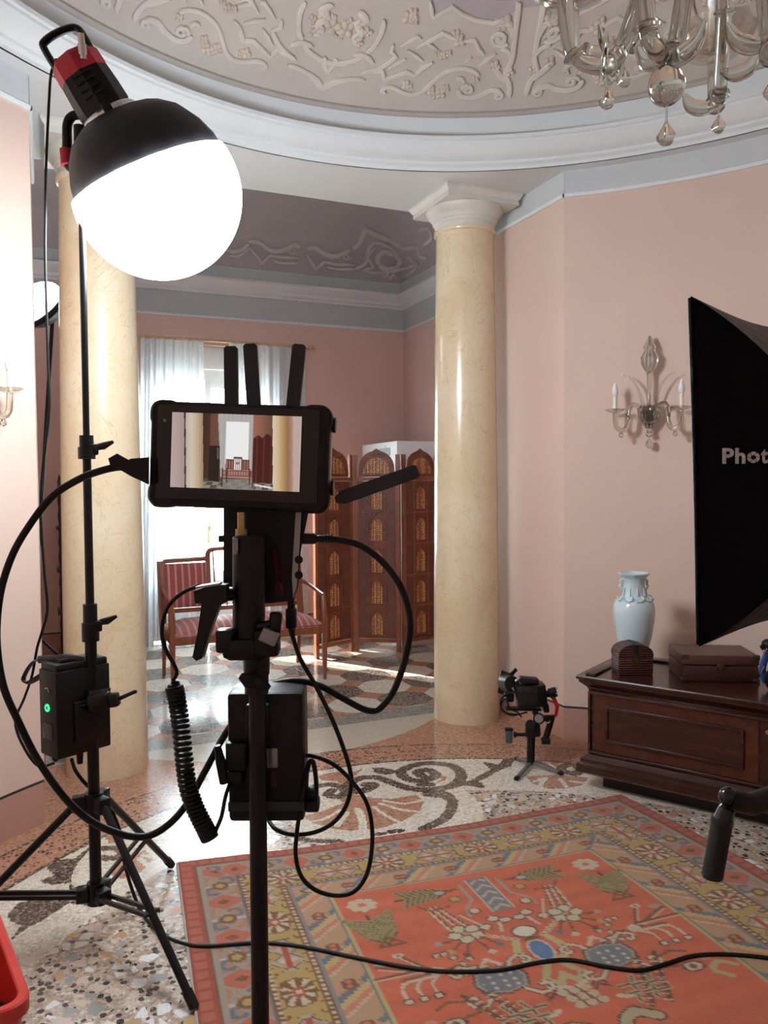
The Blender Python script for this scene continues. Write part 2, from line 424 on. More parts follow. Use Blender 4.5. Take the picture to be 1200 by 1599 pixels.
def images(td):
    out = []
    for k in (-1, 0, 1, 2): out += [(td - TA + 2 * k * (TB - TA)) + TA, -(td - TA) + 2 * k * (TB - TA) + TA]
    return out
mo, ml = MB(), MB()
for pts, w, sm in STR:
    h = [vault_hit(*p) for p in pts]; h = [x for x in h if x]
    if len(h) < 2: continue
    h3 = [Vector((a, b * 100, 0)) for a, b in h]
    if sm and len(h3) > 2: h3 = spline(h3, 4)
    else:
        q = []
        for a, b in zip(h3, h3[1:]): q += [a, a.lerp(b, .5)]
        h3 = q + [h3[-1]]
    for im in range(8):
        pp = [vpt(images(v.x)[im], v.y / 100, .0) for v in h3]
        strip(mo, [p for p, n in pp], [n for p, n in pp], w * 1.15, .017)
for c, r, hh in LMP:
    h = vault_hit(*c[0])
    if not h: continue
    for im in range(8):
        p, n = vpt(images(h[0])[im], h[1]); q = Vector((0, 0, 1)).rotation_difference(n).to_matrix()
        for k in range(4):
            a = k * 1.7 + im; d = q @ Vector((math.cos(a) * r * .5, math.sin(a) * r * .5, 0))
            ml.sph(p + d, (r * .62, r * .5, hh * 1.1), 8, 6, q @ Matrix.Rotation(a, 3, 'Z'))
struct(mo.build('ceiling_strapwork', M_orn, vault, 30)); struct(ml.build('ceiling_acanthus', M_lump, vault, 60))

# ------------------------------------------------------------------ far room shell
WX0, WX1, WZ = -.50, .66, 2.82           # french window opening in the back wall
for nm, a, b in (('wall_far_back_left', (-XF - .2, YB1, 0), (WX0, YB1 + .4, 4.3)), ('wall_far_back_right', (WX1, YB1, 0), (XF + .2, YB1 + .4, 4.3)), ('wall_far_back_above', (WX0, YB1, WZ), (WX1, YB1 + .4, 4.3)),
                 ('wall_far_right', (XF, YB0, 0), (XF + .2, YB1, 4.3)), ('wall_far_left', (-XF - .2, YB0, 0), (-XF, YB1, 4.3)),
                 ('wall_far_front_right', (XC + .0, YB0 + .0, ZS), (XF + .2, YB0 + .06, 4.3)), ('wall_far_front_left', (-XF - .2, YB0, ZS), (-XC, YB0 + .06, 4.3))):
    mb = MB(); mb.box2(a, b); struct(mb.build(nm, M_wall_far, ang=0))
def rect_loft(prof):
    mb = MB(); vs = []; fs = []
    for d, z in prof: vs += [Vector((-XF + d, YB0 + .06, z)), Vector((-XF + d, YB1 - d, z)), Vector((XF - d, YB1 - d, z)), Vector((XF - d, YB0 + .06, z))]
    for i in range(len(prof) - 1):
        for k in range(3): fs.append([4 * i + k, 4 * i + k + 1, 4 * i + 4 + k + 1, 4 * i + 4 + k])
    return mb.add(vs, fs)
ZF = 3.092
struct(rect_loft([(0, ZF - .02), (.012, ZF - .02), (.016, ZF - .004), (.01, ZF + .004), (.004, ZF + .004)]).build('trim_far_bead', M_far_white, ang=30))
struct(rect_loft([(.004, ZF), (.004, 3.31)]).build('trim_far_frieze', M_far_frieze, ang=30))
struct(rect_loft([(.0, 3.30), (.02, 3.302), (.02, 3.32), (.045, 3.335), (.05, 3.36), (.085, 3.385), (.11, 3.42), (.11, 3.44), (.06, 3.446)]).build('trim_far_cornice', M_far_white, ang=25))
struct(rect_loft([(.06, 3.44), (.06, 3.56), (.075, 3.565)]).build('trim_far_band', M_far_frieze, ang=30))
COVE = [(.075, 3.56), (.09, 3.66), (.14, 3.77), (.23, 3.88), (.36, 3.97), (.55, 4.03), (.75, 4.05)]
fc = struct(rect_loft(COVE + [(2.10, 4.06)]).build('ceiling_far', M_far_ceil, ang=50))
def cove_z(d): return float(np.interp(d, [c[0] for c in COVE], [c[1] for c in COVE]))
def cove_hit(px, py):
    r = ray(px, py); t = 4.5
    while t < 9.5:
        p = CAM + r * t; d1, d2 = YB1 - p.y, XF - p.x; d = min(d1, d2)
        if d > .074 and p.y > YB0 + .1 and p.z > cove_z(d):
            s = (cove_z(d + .01) - cove_z(d)) / .01; n = Vector((0, -s, -1)) if d1 < d2 else Vector((-s, 0, -1))
            return p, n.normalized()
        if d <= 0: return None
        t += .004
    return None
zf = zoom(340, 330, 3.4286)
FST = [([(160, 160), (220, 165), (270, 205), (320, 215), (370, 200), (410, 175), (440, 190)], .026, 1), ([(470, 195), (520, 195), (570, 225), (620, 240), (670, 225), (710, 205)], .026, 1),
       ([(165, 190), (215, 250), (240, 290)], .02, 0), ([(225, 290), (280, 235), (330, 245), (440, 250)], .02, 0), ([(290, 265), (350, 280), (430, 278)], .017, 1),
       ([(470, 225), (510, 290), (530, 320)], .02, 0), ([(515, 320), (570, 270), (640, 285), (730, 285)], .02, 0), ([(580, 300), (640, 312), (735, 310)], .017, 1),
       (spiral(400, 210, 24, 6, 1.3), .015, 1), (spiral(690, 240, 24, 6, 1.3), .015, 1), ([(735, 310), (790, 280), (810, 200), (850, 165), (920, 190), (980, 250), (990, 290)], .022, 1),
       ([(770, 320), (830, 300), (800, 240), (850, 180)], .02, 0), ([(790, 90), (860, 130), (940, 160), (1000, 195), (1060, 185)], .03, 1), ([(860, 285), (900, 310), (960, 300), (975, 255), (900, 215), (860, 240), (860, 285)], .03, 1),
       ([(780, 320), (850, 330), (940, 320), (1030, 300), (1080, 280)], .02, 0), ([(1010, 200), (1070, 190), (1090, 240), (1130, 250)], .024, 1), ([(1020, 240), (1070, 290), (1040, 330), (1010, 350)], .02, 1),
       ([(880, 330), (890, 355), (905, 335), (920, 365), (940, 335), (950, 365)], .02, 0), ([(1080, 100), (1130, 90), (1150, 140), (1110, 180)], .022, 1), ([(720, 200), (760, 170), (790, 100), (785, 85)], .026, 1),
       ([(30, 200), (80, 215), (130, 205), (165, 170)], .024, 1), ([(60, 240), (110, 240), (165, 200)], .018, 1)]
mo = MB()
for pts, w, sm in FST:
    P = zf(pts)
    if sm: P = [(v.x, v.y) for v in spline([Vector((a, b, 0)) for a, b in P], 4)]
    else: P = [q for a, b in zip(P, P[1:]) for q in (a, ((a[0] + b[0]) / 2, (a[1] + b[1]) / 2))] + [P[-1]]
    h = [x for x in (cove_hit(*p) for p in P) if x]
    if len(h) > 2: strip(mo, [x[0] for x in h], [x[1] for x in h], w, .022)
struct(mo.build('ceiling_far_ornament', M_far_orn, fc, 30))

# ------------------------------------------------------------------ floor: mosaic of the oval room, octagons beyond
def poly_mask(X, Y, poly):
    ins = np.zeros(X.shape, bool); n = len(poly)
    for i in range(n):
        x0, y0 = poly[i]; x1, y1 = poly[(i + 1) % n]
        c = ((y0 > Y) != (y1 > Y)) & (X < (x1 - x0) * (Y - y0) / ((y1 - y0) if abs(y1 - y0) > 1e-12 else 1e-12) + x0); ins ^= c
    return ins
def line_dist(X, Y, pts):
    d = np.full(X.shape, 9.0)
    for (x0, y0), (x1, y1) in zip(pts, pts[1:]):
        dx, dy = x1 - x0, y1 - y0; L = dx * dx + dy * dy + 1e-12
        t = np.clip(((X - x0) * dx + (Y - y0) * dy) / L, 0, 1); d = np.minimum(d, np.hypot(X - x0 - t * dx, Y - y0 - t * dy))
    return d
fl = lambda pts: [tuple(atz(*p)[:2]) for p in pts]
sp2 = lambda pts: [(v.x, v.y) for v in spline([Vector((a, b, 0)) for a, b in pts], 6)]
zm, zl, zg = zoom(470, 1150, 3.871), zoom(0, 1290, 4.0), zoom(660, 1050, 4.0)
DARKL = [(zm([(295, 285), (330, 262), (400, 247), (470, 250), (560, 282), (650, 312), (750, 322), (850, 315), (930, 288), (972, 240), (940, 190), (870, 168), (760, 162), (660, 182), (605, 215), (640, 255), (720, 268), (800, 250), (812, 222), (760, 202), (708, 215), (735, 238)]), .030),
         (zm([(980, 278), (1060, 265), (1130, 235), (1190, 195)]), .014), (zm([(985, 285), (1050, 278), (1085, 300)]), .024), (zm([(95, 300), (180, 290), (250, 308), (268, 340), (220, 365), (165, 352), (190, 325)]), .026),
         (zm([(300, 300), (350, 335), (420, 310), (440, 290), (395, 290)]), .03), (zm([(820, 340), (880, 350), (915, 395), (905, 450), (860, 500), (740, 560)]), .026), (zm([(770, 345), (810, 355)]), .03),
         (zm([(450, 592), (510, 585)]), .014), (zm([(545, 575), (605, 568)]), .018), (zm([(0, 620), (90, 630), (240, 634)]), .018), (zm([(730, 290), (780, 290)]), .03),
         (zl([(640, 140), (740, 140), (765, 180), (700, 200), (640, 195)]), .022),
         (zg([(720, 560), (790, 590), (810, 610)]), .02), (zg([(860, 615), (880, 585), (950, 575), (985, 610), (950, 635), (900, 620)]), .028), (zg([(0, 735), (100, 720), (200, 715), (260, 700), (370, 715)]), .014), (zg([(30, 760), (90, 755), (150, 780), (190, 800)]), .026)]
DARKP = [zm([(425, 188), (500, 190), (580, 205), (560, 225), (500, 232), (455, 222)]), zm([(1095, 152), (1150, 160), (1200, 175), (1200, 215), (1150, 200)]),
         zl([(290, 240), (350, 215), (470, 200), (560, 130), (560, 150), (480, 240), (450, 300), (440, 355), (330, 365), (240, 342), (340, 310), (300, 270)]),
         zl([(50, 550), (120, 480), (270, 430), (440, 400), (440, 360), (540, 430), (610, 440), (610, 480), (560, 500), (430, 480), (300, 570), (170, 640), (70, 710), (130, 620), (60, 590)]),
         zg([(370, 558), (470, 580), (505, 545), (580, 538), (555, 585), (470, 615), (410, 640), (300, 675), (440, 600)])]
TERR = [zm([(215, 370), (300, 345), (430, 370), (560, 378), (700, 350), (745, 390), (720, 450), (640, 500), (500, 552), (300, 570), (210, 560), (60, 520), (20, 480), (130, 450), (262, 400)]),
        zm([(100, 240), (160, 222), (225, 212), (290, 225), (375, 195), (335, 230), (292, 260), (270, 305), (220, 270), (130, 266)]), zm([(830, 235), (885, 240), (880, 262), (800, 292), (850, 258)]),
        zl([(685, 300), (690, 260), (900, 150), (965, 200), (880, 290), (760, 330)]), zl([(655, 60), (740, 50), (760, 90), (680, 110)]), zl([(0, 0), (0, 0), (0, 0)]),
        zg([(650, 650), (850, 638), (1040, 658), (1005, 700), (900, 725), (790, 727), (690, 695)]), zg([(760, 538), (890, 538), (830, 592)])]
VEIN = [(zm(p), w) for p, w in (([(345, 440), (370, 500), (375, 570)], .018), ([(440, 425), (520, 480), (590, 515)], .010), ([(480, 405), (600, 440), (712, 455)], .010), ([(500, 388), (620, 405), (735, 385)], .010), ([(235, 445), (150, 495), (40, 520)], .010), ([(280, 460), (220, 540)], .014))] + \
       [(zl(p), .012) for p in ([(900, 180), (960, 195)], [(870, 200), (920, 240)])] + [(zg(p), .012) for p in ([(770, 660), (740, 700), (720, 722)], [(860, 665), (900, 715)], [(700, 680), (760, 662)], [(930, 680), (1010, 690)])]
def paint_floor(X, Y):
    R, G, B, F, GR, BG = (np.zeros(X.shape, np.float32) for _ in range(6))
    rho = np.hypot(X / EA, (Y - EC) / EB) - .012 * (X + .2) / 1.5 * -1
    main = Y < 4.58
    terr = main & (rho > .955); B[main & (rho < .715)] = 1
    out = main & (rho > .955) & (Y > 4.15 + .30 * (np.abs(X) / .85) ** 2) & (np.abs(X) < 1.39); terr &= ~out; BG[out | ((Y >= 4.58) & (Y < 4.60))] = 1
    fle = main & (rho > .872) & (rho <= .955); terr |= fle; F[fle] = 1; R[terr] = 1
    dash = main & ((np.abs(rho - .955) < .003) | (np.abs(rho - .872) < .004)); G[dash] = .75
    band = (rho > .5) & (rho < .9) & main
    for p in TERR: k = poly_mask(X, Y, fl(p)); R[k] = 1; B[k] = 0; F[k] = .25
    k = np.hypot(X - .05, Y - 3.30) < .44; B[k & (R < .5)] = 0
    for p, w in VEIN: k = line_dist(X, Y, sp2(fl(p))) < w; R[k] = 0; F[k] = 0
    for p, w in DARKL: k = line_dist(X, Y, sp2(fl(p))) < w; G[k] = 1
    for p in DARKP: k = poly_mask(X, Y, fl(p)); G[k] = 1
    far = Y >= 4.60
    GR[far & (Y < 4.80)] = 1
    P = .370; u = (X - .55) / P; v = (Y - 4.985) / P; iu, iv = np.round(u), np.round(v); fu, fv = np.abs(u - iu), np.abs(v - iv)
    oc = far & (Y >= 4.80); sq = oc & (fu + fv > .715); R[sq] = 1
    gk = oc & ~sq & (np.mod(iu + iv, 2) == 1); GR[gk] = 1.0; G[gk] = .42
    return np.stack([R, G, B, np.ones_like(R)], -1), np.stack([F, GR, BG, np.ones_like(R)], -1)
mb = MB(); V0 = []; F0 = []; ZA = []; ZB = []
def patch(x0, x1, y0, y1, st):
    nx, ny = max(2, int(round((x1 - x0) / st)) + 1), max(2, int(round((y1 - y0) / st)) + 1)
    X, Y = np.meshgrid(np.linspace(x0, x1, nx), np.linspace(y0, y1, ny)); a, b = paint_floor(X, Y)
    o = sum(len(v) for v in V0); V0.append(np.stack([X.ravel(), Y.ravel(), np.zeros(X.size)], -1)); ZA.append(a.reshape(-1, 4)); ZB.append(b.reshape(-1, 4))
    i = (np.arange(ny - 1)[:, None] * nx + np.arange(nx - 1)[None]).ravel() + o; F0.append(np.stack([i, i + 1, i + nx + 1, i + nx], -1))
patch(-2.3, 2.1, 2.2, 4.60, .0085); patch(-2.3, 2.3, 4.60, 8.0, .0125); patch(-2.3, 2.1, -1.9, 2.2, .1); patch(-2.8, -2.3, -1.9, 8.0, .1); patch(2.1, 2.8, -1.9, 4.6, .1)
V0 = np.concatenate(V0); F0 = np.concatenate(F0)
me = bpy.data.meshes.new('floor'); me.vertices.add(len(V0)); me.vertices.foreach_set('co', V0.astype(np.float32).ravel())
me.loops.add(F0.size); me.loops.foreach_set('vertex_index', F0.astype(np.int32).ravel()); me.polygons.add(len(F0))
me.polygons.foreach_set('loop_start', np.arange(0, F0.size, 4, dtype=np.int32)); me.polygons.foreach_set('loop_total', np.full(len(F0), 4, np.int32)); me.update(); me.validate()
for nm, Z in (('zone', ZA), ('zone2', ZB)):
    me.color_attributes.new(nm, 'FLOAT_COLOR', 'POINT').data.foreach_set('color', np.concatenate(Z).astype(np.float32).ravel())
floor = bpy.data.objects.new('floor', me); COL.objects.link(floor); struct(floor)
t = NT('terrazzo and marble mosaic'); za, zb = t.sepc(t.attr('zone')), t.sepc(t.attr('zone2'))
dn = t.noise(90, 2); wob = t.new('ShaderNodeVectorMath', operation='MULTIPLY_ADD'); t.link(dn.outputs['Color'], wob.inputs[0]); wob.inputs[1].default_value = (.004,) * 3; t.link(t.co, wob.inputs[2])
v1 = t.voro(95, wob.outputs[0]); h1 = t.sepc(v1.outputs['Color']); e1 = t.voro(95, wob.outputs[0], 'DISTANCE_TO_EDGE')
cream = t.ramp(h1[0], [(0, (.46, .40, .31)), (.35, (.60, .54, .44)), (.8, (.68, .63, .53)), (1, (.74, .71, .64))])
terr = t.ramp(h1[1], [(0, (.32, .14, .085)), (.5, (.41, .20, .125)), (1, (.48, .28, .19))])
v2 = t.voro(62, wob.outputs[0]); h2 = t.sepc(v2.outputs['Color'])
fleck = t.math('MULTIPLY', t.math('LESS_THAN', v2.outputs['Distance'], .42), t.math('LESS_THAN', h2[0], .42))
dark = t.ramp(h1[2], [(0, (.035, .028, .024)), (.6, (.09, .065, .05)), (.85, (.20, .13, .10)), (1, (.30, .22, .17))])
v3 = t.voro(21, wob.outputs[0], rnd=.95); h3 = t.sepc(v3.outputs['Color']); e3 = t.voro(21, wob.outputs[0], 'DISTANCE_TO_EDGE', .95)
pal = t.ramp(h3[0], [(0, (.72, .71, .70)), (.34, (.60, .58, .55)), (.42, (.27, .29, .27)), (.55, (.48, .30, .15)), (.62, (.46, .22, .13)), (.70, (.55, .44, .36)), (1, (.6, .5, .42))], 'CONSTANT')
v4 = t.voro(44, wob.outputs[0]); h4 = t.sepc(v4.outputs['Color']); 
mort = t.ramp(h1[0], [(0, (.28, .20, .15)), (.4, (.42, .32, .25)), (.75, (.50, .42, .34)), (1, (.62, .56, .48))])
bits = t.math('MULTIPLY', t.math('LESS_THAN', v4.outputs['Distance'], .46), t.math('LESS_THAN', h4[0], .34))
chip = t.mix(t.math('MULTIPLY', t.math('GREATER_THAN', e3.outputs['Distance'], .12), t.math('LESS_THAN', h3[1], .62)), t.mix(bits, mort, (.035, .03, .028)), pal)
grey = t.ramp(h1[0], [(0, (.15, .14, .125)), (.5, (.24, .225, .20)), (1, (.36, .34, .30))])
fine = t.voro(150, t.co); beige = t.ramp(t.sepc(fine.outputs['Color'])[0], [(0, (.44, .39, .31)), (1, (.54, .49, .40))])
c = t.mix(t.math('GREATER_THAN', za[2], .5), cream, chip); c = t.mix(t.math('GREATER_THAN', zb[2], .5), c, beige); c = t.mix(t.math('GREATER_THAN', zb[1], .5), c, grey)
c = t.mix(t.math('GREATER_THAN', za[0], .5), c, terr); c = t.mix(t.math('MULTIPLY', fleck, zb[0]), c, (.03, .024, .02))
rr_ = t.math('ADD', za[1], t.math('MULTIPLY', t.math('SUBTRACT', h1[0], .5), .7))
c = t.mix(t.math('GREATER_THAN', rr_, .5), c, dark)
c = t.mix(t.math('MULTIPLY', t.math('LESS_THAN', e1.outputs['Distance'], .035), .45), c, (.30, .25, .19))
t.set(color=c, rough=t.math('MULTIPLY_ADD', h1[1], .10, .13), spec=.5); t.m.name = 'terrazzo and marble mosaic'; me.materials.append(t.m)

# ------------------------------------------------------------------ french window in the back wall
M_wood_white = plain('white window paint', (.66, .66, .64), .45, var=.04)
tg = NT('window glass'); tr = tg.new('ShaderNodeBsdfTransparent'); gl = tg.new('ShaderNodeBsdfGlossy'); gl.inputs['Roughness'].default_value = .03
mx = tg.new('ShaderNodeMixShader'); mx.inputs[0].default_value = .06; tg.link(tr.outputs[0], mx.inputs[1]); tg.link(gl.outputs[0], mx.inputs[2]); tg.link(mx.outputs[0], tg.out.inputs[0]); M_glass = tg.m
wy = YB1 + .12
mb = MB(); mb.box2((WX0, wy, 0), (WX0 + .06, wy + .08, WZ)); mb.box2((WX1 - .06, wy, 0), (WX1, wy + .08, WZ)); mb.box2((WX0, wy, WZ - .26), (WX1, wy + .08, WZ)); mb.box2((WX0, wy, 2.50), (WX1, wy + .05, 2.58)); mb.box2((WX0, wy - .06, WZ - .22), (WX1, wy, WZ), r=.01)
win = struct(mb.build('window_1', M_wood_white, ang=30))
cx_ = (WX0 + WX1) / 2
for sx in (-1, 1):
    x0, x1 = (WX0 + .06, cx_ - .004) if sx < 0 else (cx_ + .004, WX1 - .06)
    mb = MB(); z0, z1 = .02, 2.50
    mb.box2((x0, wy + .01, z0), (x0 + .055, wy + .06, z1), .006); mb.box2((x1 - .055, wy + .01, z0), (x1, wy + .06, z1), .006)
    for a, b in ((z0, .14), (.56, .66), (z1 - .07, z1)): mb.box2((x0 + .05, wy + .012, a), (x1 - .05, wy + .058, b), .004)
    mb.box2((x0 + .05, wy + .025, .14), (x1 - .05, wy + .045, .56))
    sash = struct(mb.build('window_sash', M_wood_white, win, 30))
    mb = MB(); mb.box2((x0 + .05, wy + .03, .655), (x1 - .05, wy + .036, z1 - .065)); struct(mb.build('window_pane', M_glass, sash, 0))
mb = MB(); mb.box((cx_ + .02, wy - .0, 1.02), (.03, .012, .16), r=.004); mb.tube([(cx_ + .02, wy, 1.05), (cx_ + .02, wy - .045, 1.05), (cx_ + .02, wy - .05, .95)], .008, 8); struct(mb.build('window_handle', brass, win))
mb = MB(); mb.box2((-3.5, YB1 + .4, -.3), (3.5, 20, -.02)); struct(mb.build('floor_terrace', plain('pale terrace stone', (.55, .54, .50), .7), ang=0))
# ------------------------------------------------------------------ light stand with the lantern
SC = Vector((-1.239, 2.71, 0))
ls = Thing('light_stand', 'tall black tripod light stand at left carrying the big round lantern', 'light stand', SC)
def zof(py): return aty(150, py, SC.y).z
feet = [ls.w(atz(268, 1355)), ls.w(atz(304, 1580)), Vector((-.53, .06, 0))]
mb = MB(); mb.cyl((0, 0, .155), (0, 0, 1.10), .0185); ls.part('lower_pole', mb, black_metal)
mb = MB(); mb.cyl((0, 0, 1.05), (0, 0, 1.64), .0135); ls.part('middle_pole', mb, black_metal)
mb = MB(); mb.cyl((0, 0, 1.60), (0, 0, 2.60), .0105); ls.part('upper_pole', mb, black_metal)
for z0, z1, nm in ((1.00, 1.12, 0), (1.585, 1.66, 1)):
    mb = MB(); mb.cyl((0, 0, z0), (0, 0, (z0 + z1) / 2), .027, .027); mb.cyl((0, 0, (z0 + z1) / 2), (0, 0, z1), .022, .022); mb.box((.02, -.005, (z0 * .6 + z1 * .4)), (.03, .03, .035), r=.005)
    c = ls.part('collar', mb, black)
    mb = MB(); a = Vector((.03, -.01, (z0 + z1) / 2)); mb.tube([a, a + Vector((.02, -.01, .004)), a + Vector((.05, -.012, .018))], [.010, .012, .005], 8, flat=.55); ls.part('locking_knob', mb, black, c)
zh, zl_ = .475, .175
mb = MB(); mb.cyl((0, 0, zh - .03), (0, 0, zh + .03), .03, .03, 12)
for f in feet:
    d = Vector((f.x, f.y, 0)).normalized(); mb.box(d * .045 + Vector((0, 0, zh)), (.045, .04, .05), Matrix.Rotation(math.atan2(d.y, d.x), 3, 'Z'), .006)
ls.part('leg_hub', mb, black)
mb = MB(); mb.cyl((0, 0, zl_ - .035), (0, 0, zl_ + .035), .028, .028, 12)
for f in feet:
    d = Vector((f.x, f.y, 0)).normalized(); mb.box(d * .04 + Vector((0, 0, zl_)), (.04, .045, .045), Matrix.Rotation(math.atan2(d.y, d.x), 3, 'Z'), .006)
ls.part('brace_hub', mb, black)
for f in feet:
    d = Vector((f.x, f.y, 0)).normalized(); s = d.cross(Vector((0, 0, 1)))
    top, bot = d * .055 + Vector((0, 0, zh)), Vector((f.x, f.y, .012))
    mb = MB(); mb.cyl(top, bot, .0125, .0125, 14); lg = ls.part('leg', mb, black_metal)
    mb = MB(); v = (bot - top).normalized(); mb.cyl(bot - v * .05, bot, .0155, .015, 12); ls.part('rubber_foot', mb, black_rubber, lg)
    k = top.lerp(bot, .56)
    mb = MB()
    for q in (-1, 1): mb.bar(d * .05 + s * (.017 * q) + Vector((0, 0, zl_)), k + s * (.017 * q), .010, .012)
    mb.cyl(k - s * .026, k + s * .026, .006, .006, 8); ls.part('brace', mb, black_metal)

# studio lamp with round diffuser: local z runs along the lamp's axis towards its front
gc = at(247, 305, 2.60); axd = (CR * .52 * .955 - CU * .855 * .955 + CF * .29).normalized()
yv = (CF - axd * CF.dot(axd)).normalized(); xv = yv.cross(axd); RL = Matrix((xv, yv, axd)).transposed()
sl = Thing('studio_light', 'lit studio lamp with big glowing round diffuser on the tall stand', 'studio light', gc, rot=RL)
RG = .272
M_glow = NT('glowing diffuser cloth'); M_glow.set(color=(.9, .9, .9), rough=.8, emit=(.89, .98, 1.06), emits=LANTERN_W); M_glow = M_glow.m
prof = [(.235, -.075)] + [(RG * math.sin(a), RG * -math.cos(a) * (.98)) for a in [math.radians(76 + 104 * i / 20) for i in range(21)]]; prof[-1] = (.001, prof[-1][1])
RD = Matrix.Rotation(math.radians(7.5), 3, 'Y')                # the soft lantern droops a little on its lamp
mb = MB(); mb.lathe(prof, 48, (0, 0, 0), RD); sl.part('diffuser_globe', mb, M_glow, ang=60)
M_skirt = plain('black nylon skirt', (.014, .014, .016), .5, bump=.3, bscale=30)
mb = MB(); out = [(.093, -.258), (.14, -.247), (.19, -.212), (.226, -.162), (.249, -.108), (.259, -.045)]; inn = [(r - .004, z + .002) for r, z in out[::-1]]
mb.lathe(out + inn, 16, (0, 0, 0), RD, closed=False); sk = sl.part('diffuser_skirt', mb, M_skirt, ang=40)
mb = MB(); mb.tube([RD @ Vector((.260 * math.cos(2 * PI * i / 48), .260 * math.sin(2 * PI * i / 48), -.045)) for i in range(48)], .005, 6, closed=True); sl.part('rim_wire', mb, black_metal, sk)
mb = MB(); mb.lathe([(.05, -.275), (.090, -.275), (.097, -.267), (.097, -.252), (.085, -.248)], 32); sl.part('mount_ring', mb, chrome)
for k in range(3):
    a = 2 * PI * k / 3 + .4; mb = MB(); mb.box((.098 * math.cos(a), .098 * math.sin(a), -.262), (.022, .028, .042), Matrix.Rotation(a, 3, 'Z'), .005); sl.part('mount_latch', mb, black)
mb = MB(); mb.lathe([(.05, -.275), (.080, -.275), (.085, -.29), (.084, -.34), (.080, -.395), (.079, -.405)], 8); bd = sl.part('lamp_body', mb, black, ang=25)
mb = MB(); mb.lathe([(.079, -.395), (.081, -.405), (.079, -.447), (.070, -.46), (.05, -.462)], 8); sl.part('rear_cap', mb, red_paint, ang=25)
for k in range(4): mb = MB(); mb.box((.0, -.0795, -.32 - .022 * k), (.07, .006, .008), r=.002); sl.part('cooling_fin', mb, black_metal, bd)
mb = MB(); hp = spline([(-.060, 0, -.43), (-.064, 0, -.49), (-.055, 0, -.522), (0, 0, -.535), (.050, 0, -.532), (.060, 0, -.515), (.062, 0, -.44)], 6); mb.tube(hp, .011, 10, flat=1.7, up=(1, 0, 0)); sl.part('carry_handle', mb, black)
mb = MB(); mb.cyl((-.028, -.078, -.415), (-.062, -.082, -.475), .010, .010, 12); mb.cyl((-.033, -.079, -.425), (-.048, -.081, -.45), .013, .013, 12); sl.part('cable_connector', mb, chrome)
# yoke: bent tube from the lamp's side down to the stand top
Y = lambda px, py, dd=0.0: sl.l(px, py, 2.60 + dd)
mb = MB(); mb.tube(spline([Y(150, 178, -.02), Y(118, 180, -.02), Y(106, 192, -.02), Y(105, 222, -.02), Y(105, 250, -.02), Y(112, 262), Y(138, 264)], 6), .0155, 12); sl.part('yoke', mb, black_metal)
mb = MB(); a, b = Y(104, 234, -.02), Y(106, 258, -.02); mb.cyl(a, b, .022, .022, 14); sl.part('yoke_clamp', mb, red_paint)
mb = MB(); top = sl.w(SC + Vector((0, 0, 2.60))); mb.cyl(sl.w(SC + Vector((0, 0, 2.53))), sl.w(SC + Vector((0, 0, 2.63))), .02, .02, 14); mb.cyl(Y(138, 264), Y(175, 254), .013, .013, 10); sl.part('stand_receiver', mb, black)
mb = MB(); mb.sph(Y(152, 182, -.05), .026, 12, 8); sl.part('tilt_knob', mb, black)

# power box hanging on the stand
BD = 2.47
cb = Thing('power_box', 'black power control box with green light hanging on the tall stand', 'power box', at(90, 1188, BD), -YAW - math.radians(40))
H_ = (1188 - 1050) / FPX * BD
w1, w2 = .11, .185                                    # local -x: narrow lit face; +y: long side face
mb = MB(); mb.box2((-w1, 0, .0), (0, w2, H_), r=.006); body = cb.part('case', mb, black)
mb = MB(); mb.box2((-w1 + .004, .004, H_ - .004), (-.004, w2 - .004, H_ + .022), r=.008); mb.box2((-w1 + .01, .03, H_ + .016), (-.02, .10, H_ + .034), r=.005); cb.part('top_panel', mb, black)
mb = MB(); mb.box2((-.002, .055, .04), (.010, .15, H_ * .62), r=.004); mb.box2((.004, .075, H_ * .56), (.015, .13, H_ * .58), r=.002); cb.part('battery_plate', mb, black_metal)
mb = MB(); mb.tube([(-w1 * .5 + .0095 * math.cos(2 * PI * i / 20), -.0015, H_ * .57 + .0095 * math.sin(2 * PI * i / 20)) for i in range(20)], .0032, 6, closed=True)
gl_ = NT('green power light'); gl_.set(color=(.02, .3, .08), emit=(.03, 1, .22), emits=2.2); cb.part('power_light', mb, gl_.m, label='green ring light')
mb = MB(); mb.cyl((-w1 * .5, .001, H_ * .57), (-w1 * .5, -.003, H_ * .57), .006); cb.part('power_button', mb, black_gloss)
mb = MB(); mb.tube([(-w1 * .5 + .016 * math.cos(a), -.002, H_ * .74 + .016 * math.sin(a)) for a in [.2 + .25 * i for i in range(10)]], .002, 6); cb.part('front_marking', mb, grey_metal)
mb = MB(); mb.box((-w1 * .5, -.001, H_ * .3), (.06, .003, .05), r=.001); cb.part('front_plate', mb, black_gloss)
mb = MB(); pts = spline([(-w1 * .9, .05, H_ + .01), (-w1 - .06, .02, H_ + .012), (-w1 - .10, .0, H_ - .045), (-w1 - .075, .0, H_ - .06), (-w1 - .03, .02, H_ - .035), (-w1 * .98, .05, H_ - .005)], 6)
mb.tube(pts, .013, 8, flat=.28, up=(0, 1, 0)); mb.tube(spline([(-w1 - .04, .02, H_ + .018), (-w1 * .6, .03, H_ + .03), (-.03, .05, H_ + .034), (-.01, .10, H_ + .02)], 6), .012, 8, flat=.3); cb.part('carry_strap', mb, M_skirt)
mb = MB(); mb.cyl((-.03, .13, H_ + .02), (-.03, .13, H_ + .075), .013, .013, 14); mb.cyl((-.03, .13, H_ + .07), (-.03, .13, H_ + .088), .015, .015, 14); mb.cyl((-.03, .13, H_ + .088), (-.03, .13, H_ + .11), .012, .009, 14); cb.part('cable_plug', mb, chrome, label='bright metal cable plug')
